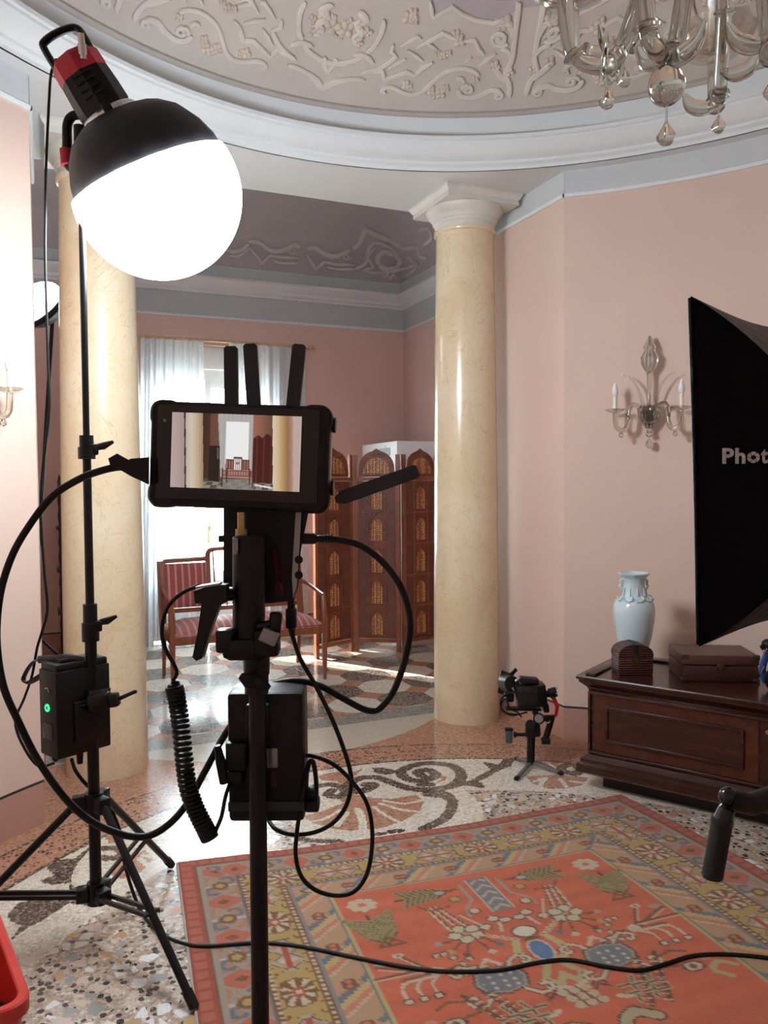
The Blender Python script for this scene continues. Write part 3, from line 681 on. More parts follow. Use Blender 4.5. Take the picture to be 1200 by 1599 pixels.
for y in (.02, .15): mb = MB(); mb.sph((-.05, y, -.006), (.012, .012, .014), 10, 8); cb.part('bottom_foot', mb, black_rubber)
mb = MB(); mb.cyl((-.03, .09, .002), (-.03, .09, -.04), .012, .009, 12); cb.part('mains_plug', mb, black)
mb = MB(); P = lambda px, py: cb.l(px, py, 2.53); mb.bar(P(140, 1098), P(172, 1092), .05, .05, r=.008); mb.bar(P(170, 1094), P(186, 1091), .036, .045, r=.008); cl = cb.part('stand_clamp', mb, black_metal)
mb = MB(); mb.cyl(P(184, 1092), P(211, 1080), .007, .006, 10); mb.sph(P(211, 1080), .007, 8, 6); cb.part('clamp_handle', mb, black_metal, cl)
mb = MB(); mb.bar(P(148, 1090), cb.w((0, 0, 0)) * 0 + Vector((-.02, w2 - .01, H_ * .6)), .04, .05); cb.part('mount_bracket', mb, black_metal)

def cable(name, label, pts, r, n=8, mat=black_rubber, cat='cable'):
    mb = MB(); mb.tube(spline(pts, n), r, 8)
    return tag(mb.build(name, mat, None, 60), label, cat)
cable('power_cable', 'thin black cable falling from lamp head past the left column to the power box',
      [at(93, 98, 2.53), at(87, 94, 2.53), at(80, 115, 2.55), at(77, 150, 2.58), at(72, 260, 2.58), at(71, 340, 2.57), at(71, 420, 2.57), at(75, 560, 2.57), at(77, 640, 2.56), at(66, 740, 2.56), at(64, 810, 2.56), at(69, 890, 2.56), at(74, 950, 2.56), at(66, 985, 2.56), at(58, 1012, 2.58), at(50, 1055, 2.62), at(38, 1090, 2.62), at(24, 1128, 2.58), at(38, 1168, 2.56), at(60, 1196, 2.55), at(84, 1192, 2.53)], .0045)
fpts = [at(112, 1186, 2.56), at(119, 1205, 2.60), at(138, 1228, 2.64), at(165, 1248, 2.70), at(188, 1300, 2.74), at(193, 1340, 2.74), at(205, 1385, 2.74)]
gz = .014
fpts += [atz(x, y, gz) for x, y in ((222, 1425), (250, 1457), (290, 1474), (330, 1477), (400, 1472), (470, 1478), (560, 1496), (640, 1511), (700, 1517), (780, 1515), (840, 1503), (890, 1499), (950, 1510), (1000, 1515), (1040, 1505), (1080, 1493), (1130, 1490), (1200, 1496), (1290, 1515), (1420, 1560))]
cable('extension_cable', 'black cable trailing from the power box across the red carpet', fpts, .0062, 6)

# ------------------------------------------------------------------ monitor stand in the middle foreground
MD = 1.0
base = at(403, 1500, MD); base.z = 0
ms = Thing('monitor_stand', 'black light stand in the centre foreground holding the video monitor', 'light stand', base, -YAW)
L = lambda px, py, d=MD: ms.l(px, py, d)
xz = lambda px, py: L(px, py)
lean = lambda py: L(402.5 if py < 1100 else 403.5, py)
mb = MB(); b0 = L(403.5, 1290); mb.tube([Vector((0, 0, .30)), Vector((b0.x, 0, .6)), b0, L(402, 1030)], [.0115, .0115, .0110, .0110], 18); ms.part('pole', mb, black_metal)
mb = MB(); mb.tube([L(401, 1082), L(401, 1034)], .0150, 18); mb.tube([L(401, 1052), L(401, 1024)], .0165, 18); ms.part('collar', mb, black)
mb = MB(); a = L(397, 1062, .975); mb.cyl(L(397, 1062), a, .006); mb.tube([a, L(386, 1062, .972), L(375, 1055, .97)], [.010, .009, .004], 8, flat=.6); mb.tube([a, L(410, 1068, .972), L(420, 1076, .97)], [.010, .008, .005], 8, flat=.6); ms.part('wing_nut', mb, black)
mb = MB(); mb.tube([L(389, 1016), L(389, 838)], .0205, 22); mb.tube([L(389, 842), L(389, 836)], [.0205, .017], 22); ms.part('grip_tube', mb, black)
mb = MB(); mb.box(L(368, 853, .981), (.007, .003, .02), r=.001); mb.box(L(368, 853, .979), (.002, .002, .018)); ms.part('grip_label', mb, grey_metal)
mb = MB(); mb.cyl(L(377, 838), L(377, 826), .0075, .0075, 12); mb.cyl(L(377, 828), L(377, 800), .0050, .0050, 12); ms.part('spigot', mb, brass)
mb = MB(); mb.box(L(388, 1008), (.058, .05, .026), r=.006); mb.box(L(418, 1002, .985), (.030, .03, .034), r=.005); mb.box(L(388, 1018), (.050, .045, .014), r=.005); ms.part('clamp_body', mb, black)
mb = MB(); mb.box(L(352, 1000, .985), (.022, .022, .030), r=.005); mb.box(L(355, 988, .985), (.020, .018, .004), r=.001); ms.part('clamp_knob', mb, black_metal)
mb = MB(); mb.bar(L(416, 1004, .97), L(425, 984, .97), .012, .022, r=.002); ms.part('clamp_lever', mb, grey_metal)
mb = MB(); mb.tube([L(404, 980, .985), L(425, 975, .98)], .006, 8); mb.bar(L(427, 1000, .98), L(432, 956, .98), .013, .015, r=.003); ms.part('locking_lever', mb, black)
mb = MB(); mb.tube([L(372, 928, 1.0), L(340, 930, .985)], .008, 10); q = [L(305, 922, .98), L(307, 941, .98), L(317, 941, .98), L(311, 985, .98), L(303, 1024, .98), L(309, 1030, .98), L(318, 1026, .98), L(332, 980, .98), L(345, 944, .98), L(356, 939, .98), L(356, 912, .98), L(345, 912, .98), L(322, 916, .98)]
mb.add([Vector((v.x, v.y - .008, v.z)) for v in q] + [Vector((v.x, v.y + .010, v.z)) for v in q], [list(range(13))[::-1], [13 + i for i in range(13)]] + [[i, (i + 1) % 13, 13 + (i + 1) % 13, 13 + i] for i in range(13)])
ms.part('ratchet_handle', mb, black)
mb = MB(); mb.bar(L(308, 916.5, .98), L(345, 910.5, .98), .018, .0025, (0, 0, 1)); ms.part('handle_top', mb, grey_metal)
mb = MB(); mb.cyl((0, 0, .52), (0, 0, .60), .02, .02, 14); ms.part('leg_hub', mb, black)
mb = MB(); mb.cyl((0, 0, .17), (0, 0, .22), .02, .02, 14); ms.part('brace_hub', mb, black)
for k in range(3):
    a = 2 * PI * k / 3 + .5; d = Vector((math.cos(a), math.sin(a), 0))
    mb = MB(); mb.cyl(d * .02 + Vector((0, 0, .56)), d * .40 + Vector((0, 0, .012)), .010, .010, 12); lg = ms.part('leg', mb, black_metal)
    mb = MB(); mb.bar(d * .02 + Vector((0, 0, .20)), d * .22 + Vector((0, 0, .27)), .008, .010); ms.part('brace', mb, black_metal)
mb = MB(); mb.tube([Vector((0, 0, .15)), Vector((0, 0, .5))], .0145, 14); ms.part('lower_pole', mb, black_metal)

# monitor
tilt = Matrix.Rotation(-YAW, 3, 'Z') @ Matrix.Rotation(math.radians(2.6), 3, 'Y') @ Matrix.Rotation(math.radians(-2.5), 3, 'Z')
mc = at(374, 713, MD)
mo_ = Thing('field_monitor', 'black on-camera video monitor showing the settee between two columns', 'monitor', mc, rot=tilt)
k_ = MD / FPX
def rrect(w, h, r, n=7):
    out = []
    for cx, cy, a0 in ((w - r, h - r, 0), (-w + r, h - r, PI / 2), (-w + r, -h + r, PI), (w - r, -h + r, 1.5 * PI)):
        out += [(cx + r * math.cos(a0 + PI / 2 * i / n), cy + r * math.sin(a0 + PI / 2 * i / n)) for i in range(n + 1)]
    return out
hw, hh = 140.5 * k_, 82 * k_
def slab(mb, w, h, r, y0, y1, x=0, z=0, bev=.003):
    A = [(rrect(w - bev, h - bev, r - bev), y0), (rrect(w, h, r), y0 + bev), (rrect(w, h, r), y1 - bev), (rrect(w - bev, h - bev, r - bev), y1)]
    vs = []; n = len(A[0][0])
    for p, y in A: vs += [(x + a, y, z + b) for a, b in p]
    fs = [list(range(n)), [3 * n + i for i in range(n)][::-1]]
    for i in range(3): fs += [[i * n + k, i * n + (k + 1) % n, (i + 1) * n + (k + 1) % n, (i + 1) * n + k] for k in range(n)]
    mb.add(vs, fs)
mb = MB(); slab(mb, hw, hh, .022, -.004, .020)
for sx in (-1, 1):
    for sz in (-1, 1): slab(mb, .020, .018, .015, -.0045, .022, sx * (hw - .018), sz * (hh - .016), .004)
mo_.part('bumper_case', mb, black_rubber)
mb = MB(); slab(mb, hw - .004, hh - .004, .016, .018, .036, .004); mo_.part('housing', mb, grey_metal)
mb = MB(); mb.box((-hw + .019, -.0062, .0415), (.004, .001, .004)); mo_.part('power_light', mb, plain('dim green light', (.12, .2, .09), .4))
mb = MB(); mb.box((-.002, -.0045, .003), (.205, .002, .118), r=.001); mo_.part('glass_front', mb, black_gloss)
# picture on the screen: painted by pattern, one coloured vertex per point
SWd, SHt = 203 * k_, 116.5 * k_
NX, NY = 204, 117
X, Y2 = np.meshgrid(np.linspace(0, 1, NX), np.linspace(0, 1, NY))       # Y2 down
img = np.zeros((NY, NX, 3)); img[:] = (.34, .15, .10)
def put(mask, c, k=1.0): img[mask] = img[mask] * (1 - k) + np.array(c) * k
dz = np.clip((Y2 - .0) / .8, 0, 1)[..., None]; sh = np.exp(-((X - .62) / .13) ** 2)[..., None] * .35 + np.exp(-((X - .35) / .1) ** 2)[..., None] * .10
img = img * (.28 + sh * 2.2) ; img[(X < .30)] *= .45
put(Y2 > .87, (.10, .075, .06)); ch = (np.floor((X - .5) / .05 + (Y2 * 8)) + np.floor(Y2 * 22)) % 2 == 0; put((Y2 > .87) & ch, (.30, .27, .24))
put((Y2 > .87) & (X > .40) & (X < .65) & ~ch, (.28, .26, .25), .7)
cur = (X > .355 + .04 * Y2) & (X < .63) & (Y2 < .84); put(cur, (.52, .48, .47)); put(cur & (np.sin(X * 190) > .3), (.42, .38, .37), .5); put((X > .42 + .0 * Y2) & (X < .60) & (Y2 > .10) & (Y2 < .66), (1, 1, 1))
put((X > .295) & (X < .375) & (Y2 > .43) & (Y2 < .9), (.02, .013, .012)); put((X > .355) & (X < .365) & (Y2 > .45) & (Y2 < .6), (.2, .15, .1))
sc_ = (X > .635) & (X < .80) & (Y2 > .33 - .05 * np.abs(np.sin((X - .63) * 44)) - (X - .63) * .3) & (Y2 < .90); put(sc_, (.07, .012, .01)); put(sc_ & (np.abs(np.mod(X - .635, .055) - .0275) < .004), (.14, .03, .02))
put((np.abs(Y2 - .935 - (X - .68) * .25) < .010) & (X > .66) & (X < .79), (1, .95, .9))
for x0, x1, y0 in ((.425, .485, .60), (.55, .61, .60)):
    put((X > x0) & (X < x1) & (Y2 > y0) & (Y2 < .74), (.13, .035, .02)); put((X > x0 + .006) & (X < x1 - .006) & (Y2 > y0 + .02) & (Y2 < .73) & (np.mod(X * 204, 4) < 2), (.40, .20, .15))
put((X > .485) & (X < .55) & (Y2 > .565) & (Y2 < .74), (.9, .86, .84)); put((X > .485) & (X < .55) & (Y2 > .565) & (Y2 < .59), (.12, .05, .03))
for x in (.487, .503, .518, .533, .549): put((np.abs(X - x) < .0035) & (Y2 > .57) & (Y2 < .75), (.12, .05, .03))
put(np.hypot(X - .518, (Y2 - .65) * .6) < .012, (.6, .12, .1))
put((X > .405) & (X < .635) & (Y2 > .755) & (Y2 < .83), (.30, .10, .08)); put((X > .41) & (X < .63) & (Y2 > .765) & (Y2 < .81) & (np.mod(X * 204, 4) < 2), (.48, .30, .25)); put((X > .405) & (X < .635) & (np.abs(Y2 - .75) < .008), (.12, .05, .03))
for x, y in ((.402, .97), (.434, .92), (.612, .93), (.637, .97)): put((np.abs(X - x) < .0045) & (Y2 > .72) & (Y2 < y), (.06, .03, .02))
def colm(x0, x1, cols):
    k = (X >= x0) & (X < x1); u = (X[k] - x0) / (x1 - x0); xs = np.linspace(0, 1, len(cols)); img[k] = np.stack([np.interp(u, xs, [c[i] for c in cols]) for i in range(3)], -1)
sl_ = .02 * Y2                                            # the picture's verticals lean a little
X = X - sl_
colm(-.1, .092, [(.50, .38, .38), (.56, .43, .41), (.46, .34, .32)]); colm(.092, .104, [(.04, .025, .02)] * 2); colm(.104, .238, [(.62, .52, .42), (.74, .64, .52), (.62, .48, .32), (.40, .27, .15)])
colm(.775, .895, [(.80, .68, .50), (.72, .55, .33), (.52, .33, .14), (.33, .17, .07)]); colm(.895, .93, [(.36, .18, .12), (.50, .30, .22)]); colm(.93, 1.2, [(.58, .44, .40), (.66, .53, .49)])
vs = [(-.0035 + SWd * (u - .5), -.0058, .0055 + SHt * (.5 - v)) for v in np.linspace(0, 1, NY) for u in np.linspace(0, 1, NX)]
mb = MB(); mb.add(vs, [[j * NX + i, (j + 1) * NX + i, (j + 1) * NX + i + 1, j * NX + i + 1] for j in range(NY - 1) for i in range(NX - 1)])
ts = NT('lit screen picture'); ac = ts.attr('picture'); ts.set(color=(0, 0, 0), rough=.3, emit=ac, emits=.8); po = mo_.part('screen_picture', mb, ts.m, ang=0)
po.data.color_attributes.new('picture', 'FLOAT_COLOR', 'POINT').data.foreach_set('color', np.concatenate([img.reshape(-1, 3), np.ones((NX * NY, 1))], 1).astype(np.float32).ravel())
for z in (.045, -.035): mb = MB(); mb.cyl((hw + .001, .022, z), (hw + .005, .022, z), .010, .010, 14); mo_.part('side_button', mb, black)

# wireless receiver behind the monitor with four paddle antennas
rc = Thing('wireless_receiver', 'black wireless video receiver behind the monitor with flat paddle antennas', 'receiver', at(415, 930, 1.06), -YAW)
R_ = lambda px, py, d=1.06: rc.l(px, py, d)
mb = MB(); q = [(349, 940 - 25), (349, 780), (486, 780), (470, 860), (466, 915), (458, 938), (420, 942), (372, 942), (372, 918)]
a = [R_(x, y, 1.045) for x, y in q]; b = [R_(x, y, 1.095) for x, y in q]; n = len(q)
mb.add(a + b, [list(range(n)), [n + i for i in range(n)][::-1]] + [[i, (i + 1) % n, n + (i + 1) % n, n + i] for i in range(n)]); rb = rc.part('case', mb, black)
mb = MB(); q = [(462, 800), (471, 800), (467, 870), (464, 915), (458, 935), (456, 900)]
mb.add([R_(x, y, 1.036) for x, y in q] + [R_(x, y, 1.048) for x, y in q], [list(range(6)), [6 + i for i in range(6)][::-1]] + [[i, (i + 1) % 6, 6 + (i + 1) % 6, 6 + i] for i in range(6)]); rc.part('side_panel', mb, grey_metal)
for y in (874, 898): mb = MB(); mb.cyl(R_(467, y, 1.034), R_(467, y, 1.044), .0055, .0055, 12); rc.part('side_port', mb, black_rubber)
mb = MB(); mb.cyl(R_(350, 841), R_(342, 841), .005, .005, 10); rc.part('thumb_screw', mb, black)
mb = MB(); mb.bar(R_(431, 858, 1.04), R_(438, 922, 1.04), .009, .004); mb.box(R_(437, 920, 1.039), (.010, .004, .014), r=.002); rc.part('mount_bracket', mb, plain('dark red anodised metal', (.10, .012, .03), .35, .4))
mb = MB(); mb.cyl(R_(404, 945, 1.05), R_(404, 990, 1.05), .0045, .0045, 8); mb.cyl(R_(411, 940, 1.05), R_(411, 975, 1.05), .002, .002, 6); rc.part('mount_post', mb, brass)
navy = plain('dark blue black antenna plastic', (.012, .015, .024), .45)
for (x0, y0), (x1, y1), d in (((364, 790), (361, 541), 1.07), ((406, 790), (391, 537), 1.07), ((442, 790), (468, 538), 1.07), ((524, 781), (653, 735), 1.05)):
    p, q = R_(x0, y0, d), R_(x1, y1, d); u = (q - p).normalized(); s = u.cross(Vector((0, 1, 0))).normalized(); w = .0092; Lh = (q - p).length
    poly = [(-w, Lh * .1), (-w, Lh - .003), (-w + .003, Lh), (w - .003, Lh), (w, Lh - .003), (w, Lh * .1), (.004, .0), (-.004, .0)]
    mb = MB(); mb.prism(poly, p - Vector((0, .004, 0)), s, u, (0, .008, 0)); rc.part('antenna', mb, navy, ang=20)

# battery pack behind the pole
bp = Thing('battery_pack', 'black battery pack strapped to the monitor stand below the screen', 'battery', at(416, 1283, 1.06), -YAW)
B_ = lambda px, py, d=1.06: bp.l(px, py, d)
def bx(mb, x0, y0, x1, y1, d0, d1, r=.003):
    a, b = B_(x0, y1, d0), B_(x1, y0, d0); mb.box2((a.x, a.y, a.z), (b.x, b.y + (d1 - d0), b.z), r=r)
mb = MB(); bx(mb, 357, 1080, 474, 1285, 1.03, 1.085, .006); bp.part('case', mb, black)
mb = MB(); bx(mb, 362, 1076, 470, 1082, 1.05, 1.08, .002); bp.part('top_reflection', mb, plain('grey top reflection', (.25, .27, .29), .3))  # light reflected along the battery's top edge, made as a pale plate
mb = MB(); bx(mb, 424, 1077.0, 448, 1079.5, 1.045, 1.05, .0005); bp.part('charge_gauge', mb, black_gloss)
mb = MB(); bx(mb, 352, 1160, 385, 1205, 1.015, 1.035); bx(mb, 348, 1205, 380, 1225, 1.018, 1.035); mb.tube([B_(350, 1222, 1.02), B_(345, 1190, 1.015), B_(340, 1164, 1.012)], [.006, .007, .004], 8); bp.part('quick_clamp', mb, black_metal)
mb = MB(); bx(mb, 417, 1168, 434, 1200, 1.026, 1.03, .002); bp.part('plate_contact', mb, grey_metal)
mb = MB(); bx(mb, 424, 1205, 431, 1228, 1.026, 1.03, .001); bp.part('release_tab', mb, plain('dark wine red plastic', (.05, .008, .012), .5))
mb = MB(); bx(mb, 356, 1252, 476, 1268, 1.027, 1.031, .001); bp.part('base_band', mb, plain('dark olive plastic', (.02, .024, .018), .5))
mb = MB(); bx(mb, 476, 1252, 498, 1270, 1.035, 1.06); bx(mb, 480, 1235, 495, 1252, 1.04, 1.06); bp.part('output_plug', mb, black)
mb = MB(); mb.tube(spline([B_(478, 1250, 1.045), B_(479, 1210, 1.04), B_(484, 1190, 1.04), B_(490, 1192, 1.04), B_(494, 1220, 1.045), B_(494, 1250, 1.05)], 6), .0032, 8); bp.part('plug_loop', mb, black_rubber)
mb = MB(); bx(mb, 384, 1100, 420, 1150, 1.008, 1.032); bp.part('pole_mount', mb, black)

# cables of the monitor stand
C = lambda *q: [at(x, y, d) for x, y, d in q]
big = Thing('monitor_cable', 'thick black cable looping from the monitor far to the left and back', 'cable', at(200, 735, 1.0), -YAW)
def ctube(pts, r, n=8): mb = MB(); mb.tube(spline([big.w(p) for p in pts], n), r, 10); return mb
big.part('cord', ctube(C((222, 731, 1.0), (190, 729, 1.0), (158, 735, 1.0), (120, 750, 1.0), (80, 777, 1.0), (45, 822, 1.0), (18, 870, 1.0), (0, 930, 1.0), (-5, 1000, 1.0), (5, 1070, 1.0), (28, 1125, 1.01), (60, 1188, 1.02), (105, 1250, 1.03), (150, 1287, 1.04), (205, 1306, 1.05), (245, 1300, 1.06), (285, 1265, 1.07), (320, 1205, 1.08), (345, 1158, 1.09), (365, 1128, 1.095), (395, 1100, 1.10)), .0047), black_rubber, ang=60)
bl = lambda px, py, d=1.0: big.l(px, py, d)
mb = MB(); a = bl(203, 733); q = [(169, 716), (183, 708), (201, 718), (205, 716), (233, 714), (233, 757), (205, 744), (188, 734), (172, 726)]
qa = [bl(x, y, .99) for x, y in q]; qb = [bl(x, y, 1.008) for x, y in q]; n = len(q)
mb.add(qa + qb, [list(range(n)), [n + i for i in range(n)][::-1]] + [[i, (i + 1) % n, n + (i + 1) % n, n + i] for i in range(n)]); big.part('plug', mb, black)
pw = Thing('receiver_cable', 'thick black cable looping right from the receiver and back behind the pole', 'cable', at(490, 840, 1.05), -YAW)
pl = lambda px, py, d=1.05: pw.l(px, py, d)
mb = MB(); mb.tube(spline([pl(x, y, d) for x, y, d in ((500, 841, 1.05), (530, 843, 1.05), (565, 853, 1.05), (600, 880, 1.05), (628, 920, 1.05), (641, 970, 1.05), (634, 1025, 1.05), (617, 1075, 1.05), (600, 1100, 1.05), (585, 1110, 1.05), (565, 1106, 1.05), (535, 1090, 1.06), (500, 1071, 1.07), (465, 1063, 1.08), (430, 1068, 1.09), (408, 1078, 1.095))], 8), .0044, 10); pw.part('cord', mb, black_rubber, ang=60)
mb = MB(); mb.bar(pl(468, 841), pl(496, 841), .020, .014, r=.004); mb.bar(pl(494, 841), pl(508, 842), .012, .010, r=.003)
for k in range(4): mb.cyl(pl(506 + 4 * k, 841.5), pl(508 + 4 * k, 841.5), .0062, .0062, 10)
pw.part('plug', mb, black)
uc = Thing('receiver_power_lead', 'thin black lead hanging from under the receiver in a loop beside the battery', 'cable', at(455, 945, 1.05), -YAW)
ul = lambda px, py, d=1.05: uc.l(px, py, d)
mb = MB(); mb.tube(spline([ul(x, y, d) for x, y, d in ((455, 985, 1.05), (459, 1000, 1.05), (470, 1030, 1.05), (490, 1065, 1.05), (512, 1108, 1.05), (530, 1150, 1.05), (545, 1195, 1.05), (549, 1225, 1.05), (540, 1260, 1.05), (520, 1285, 1.05), (490, 1300, 1.05), (455, 1303, 1.06), (430, 1294, 1.07), (418, 1278, 1.09))], 8), .0030, 8); uc.part('cord', mb, black_rubber, ang=60)
mb = MB(); mb.bar(ul(455, 932), ul(455, 952), .009, .009, r=.002); mb.bar(ul(455, 949), ul(455, 982), .014, .011, r=.003); mb.cyl(ul(455, 980), ul(457, 994), .005, .0035, 10); uc.part('plug', mb, black)
cable('battery_lead', 'thin black lead hanging in a long loop from the right of the battery', C((474, 1180, 1.06), (490, 1181, 1.05), (520, 1193, 1.04), (548, 1218, 1.04), (572, 1252, 1.04), (581, 1290, 1.04), (580, 1335, 1.04), (570, 1372, 1.04), (550, 1394, 1.04), (520, 1398, 1.04), (490, 1388, 1.04), (470, 1367, 1.04), (462, 1335, 1.04), (464, 1300, 1.04), (469, 1262, 1.03), (476, 1225, 1.03), (480, 1200, 1.04)), .0029, 8)
# coiled cable
ax = spline(C((271, 1068, .985), (276, 1090, .985), (282, 1130, .985), (287, 1180, .985), (293, 1225, .985), (305, 1262, .985), (320, 1292, .985), (328, 1308, .985)), 30)
nt = 40; pts = []
for i in range(nt * 14 + 1):
    f = i / (nt * 14); k = f * (len(ax) - 1); j = min(int(k), len(ax) - 2); p = ax[j].lerp(ax[j + 1], k - j); tg_ = (ax[j + 1] - ax[j]).normalized(); s = tg_.cross(CF).normalized(); a = 2 * PI * nt * f; rr_ = .0092 * (1 if f > .03 else .6)
    pts.append(p + s * (rr_ * math.cos(a)) + CF * (rr_ * math.sin(a)))
mb = MB(); head = spline(C((312, 914, .985), (285, 926, .985), (262, 948, .985), (253, 980, .985), (257, 1010, .985), (272, 1038, .985), (276, 1052, .985), (268, 1066, .985)), 8)
tail = spline([pts[-1]] + C((336, 1300, .985), (346, 1275, .99), (352, 1245, 1.0), (358, 1225, 1.03)), 6)
mb.tube(head[:-1] + pts + tail[1:], .0026, 7); tag(mb.build('coiled_cable', black_rubber, None, 60), 'black coiled spiral cable hanging left of the monitor stand', 'cable')
# ------------------------------------------------------------------ marble columns
t = NT('polished yellow marble'); n1 = t.noise(1.6, 6, .6, dist=1.2); n2 = t.noise(4.5, 7, .65, dist=2.5); n3 = t.noise(7, 3)
c = t.ramp(n1.outputs[0], [(.25, (.69, .52, .32)), (.5, (.77, .63, .43)), (.75, (.83, .73, .57))])
v = t.math('ABSOLUTE', t.math('SUBTRACT', n2.outputs[0], .5)); c = t.mix(t.math('MULTIPLY', t.math('LESS_THAN', v, .008), t.math('MULTIPLY_ADD', n3.outputs[0], 1.0, -.2)), c, (.46, .25, .10))
t.set(color=c, rough=.22, spec=.5, coat=.25); M_marble = t.m
M_stone = plain('pale carved stone', (.68, .66, .60), .45, var=.07, scale=7)
def column(x, y, label):
    T = Thing('marble_column', label, 'column', (x, y, 0), group='marble columns of the opening')
    mb = MB(); N = 14; prof = [(.05, 0), (.207, 0), (.209, .012)]
    prof += [(.207 - .026 * (max(0, i / N - .15) / .85) ** 1.6, .012 + 3.03 * i / N) for i in range(1, N + 1)]
    prof += [(.192, 3.045), (.197, 3.055), (.195, 3.066), (.183, 3.07), (.05, 3.07)]
    mb.lathe(prof, 56); T.part('shaft', mb, M_marble, ang=40)
    mb = MB(); mb.lathe([(.05, 3.068), (.186, 3.068), (.186, 3.10), (.192, 3.105), (.195, 3.118), (.203, 3.122), (.205, 3.135), (.218, 3.15), (.236, 3.172), (.243, 3.19), (.243, 3.197), (.05, 3.2)], 56); T.part('echinus', mb, M_stone)
    mb = MB(); prev = None; vs = []; fs = []
    for h, z in [(.243, 3.195), (.243, 3.225), (.25, 3.232), (.257, 3.245), (.262, 3.25), (.262, ZS - .001)]: vs += [Vector((sx * h, sy * h, z)) for sx, sy in ((-1, -1), (1, -1), (1, 1), (-1, 1))]
    k = len(vs) // 4
    for i in range(k - 1): fs += [[4 * i + q, 4 * i + (q + 1) % 4, 4 * i + 4 + (q + 1) % 4, 4 * i + 4 + q] for q in range(4)]
    fs += [[0, 1, 2, 3], [4 * k - 4 + q for q in range(4)]]
    mb.add(vs, fs); T.part('abacus', mb, M_stone, ang=20)
column(1.103, 4.44, 'yellow marble column with stone capital, free of any stand, beside the folding screen')
column(-1.085, 4.42, 'yellow marble column with stone capital standing behind the tall light stand')

# ------------------------------------------------------------------ carpet
RW, RLn = 2.053, 2.5
FLc, FRc = Vector((-.911, 3.163, 0)), Vector((1.135, 2.994, 0))
NS, NTt = 330, 400
s = np.linspace(0, RW, NS); tt = np.linspace(0, RLn, NTt); SS, TT = np.meshgrid(s, tt)
base_c = np.array([(.52, .116, .062)]); R3 = np.zeros(SS.shape + (3,)); R3[:] = base_c
rs = np.random.RandomState(3)
R3 *= (1 + .10 * np.sin(TT * 61 + 1.5 * np.sin(SS * 4)) [..., None] * .5) * (1 + .16 * (rs.rand(*SS.shape)[..., None] - .5))
R3 *= (1 + .12 * np.interp(TT, np.linspace(0, RLn, 60), rs.rand(60) - .5))[..., None]
def pt(mask, c, k=1.0): R3[mask] = R3[mask] * (1 - k) + np.array(c) * k
CRM, GRY, YEL, BLU, BRN, GRN, PNK, DRD = (.50, .44, .33), (.30, .28, .24), (.40, .29, .10), (.10, .15, .20), (.16, .075, .035), (.25, .22, .10), (.50, .24, .16), (.36, .07, .045)
DK = (.075, .05, .04)
SM = np.minimum(SS, RW - SS)                                 # distance from the nearer long side
def disk(x, y, rx, ry, c, k=1.0): pt(((SS - x) / rx) ** 2 + ((TT - y) / ry) ** 2 < 1, c, k)
def pl_(pts, w, c): 
    x0, x1, y0, y1 = min(p[0] for p in pts) - w, max(p[0] for p in pts) + w, min(p[1] for p in pts) - w, max(p[1] for p in pts) + w
    i0, i1 = np.searchsorted(s, [x0, x1]); j0, j1 = np.searchsorted(tt, [y0, y1])
    if i1 <= i0 or j1 <= j0: return
    d = line_dist(SS[j0:j1, i0:i1], TT[j0:j1, i0:i1], pts); R3[j0:j1, i0:i1][d < w] = c
def sym(f, *a):
    f(*a)
def both(pts, w, c):
    pl_(pts, w, c); pl_([(RW - x, y) for x, y in pts], w, c)
def dboth(x, y, rx, ry, c): disk(x, y, rx, ry, c); disk(RW - x, y, rx, ry, c)
# border coordinates: U runs along the border, Dd is the distance inwards (far side is a little narrower)
kf = .86
FD = TT / kf; side = SM < FD; Dd = np.where(side, SM, FD); U = np.where(side, TT, SS - RW / 2)
field = Dd > .50
def bz(a, b): return (Dd >= a) & (Dd < b)
def bd(mask, c, k=1.0): pt(mask & ~field, c, k)
bd(bz(0, .058), (.30, .055, .04)); bd(bz(0, .058) & (np.abs(Dd - .029) < .018) & (np.mod(U, .05) < .036), (.40, .11, .075)); bd(bz(.058, .066), BRN)
# outer border: hooked red hexagons between grey scrolls
bd(bz(.066, .205), (.38, .19, .115)); wv = np.sin(U * 27 + 3 * np.sin(Dd * 40)) ; bd(bz(.08, .197) & (np.abs(Dd - .138 - .04 * wv) < .006), (.26, .25, .22)); bd(bz(.08, .197) & (np.abs(Dd - .138 + .04 * wv) < .005), (.44, .34, .18)); P1 = .235; u1 = np.mod(U, P1) - P1 / 2; d1 = Dd - .136
bd(bz(.066, .082), GRY); bd(bz(.195, .205), BLU)
hexa = np.abs(u1) * .8 + np.abs(d1) * .55
bd(bz(.082, .195) & (hexa < .056), GRY); bd(bz(.082, .195) & (hexa < .044), (.44, .12, .075)); bd(bz(.082, .195) & (hexa < .014), BRN)
for sg in (-1, 1):
    for o in (0, 1):
        rr2 = np.hypot(u1 - sg * (.082 + .012 * o), d1 - .026 * sg + .04 * o * sg); bd(bz(.082, .195) & (np.abs(rr2 - .024) < .0075), BLU if o == 0 else GRY)
u1b = np.abs(u1) - P1 / 2; bd(bz(.082, .195) & (np.hypot(u1b, d1) < .030), BRN); bd(bz(.082, .195) & (np.hypot(u1b, d1) < .016), YEL); bd(bz(.082, .195) & (np.abs(u1b) < .008) & (np.abs(d1) > .03), CRM, .8)
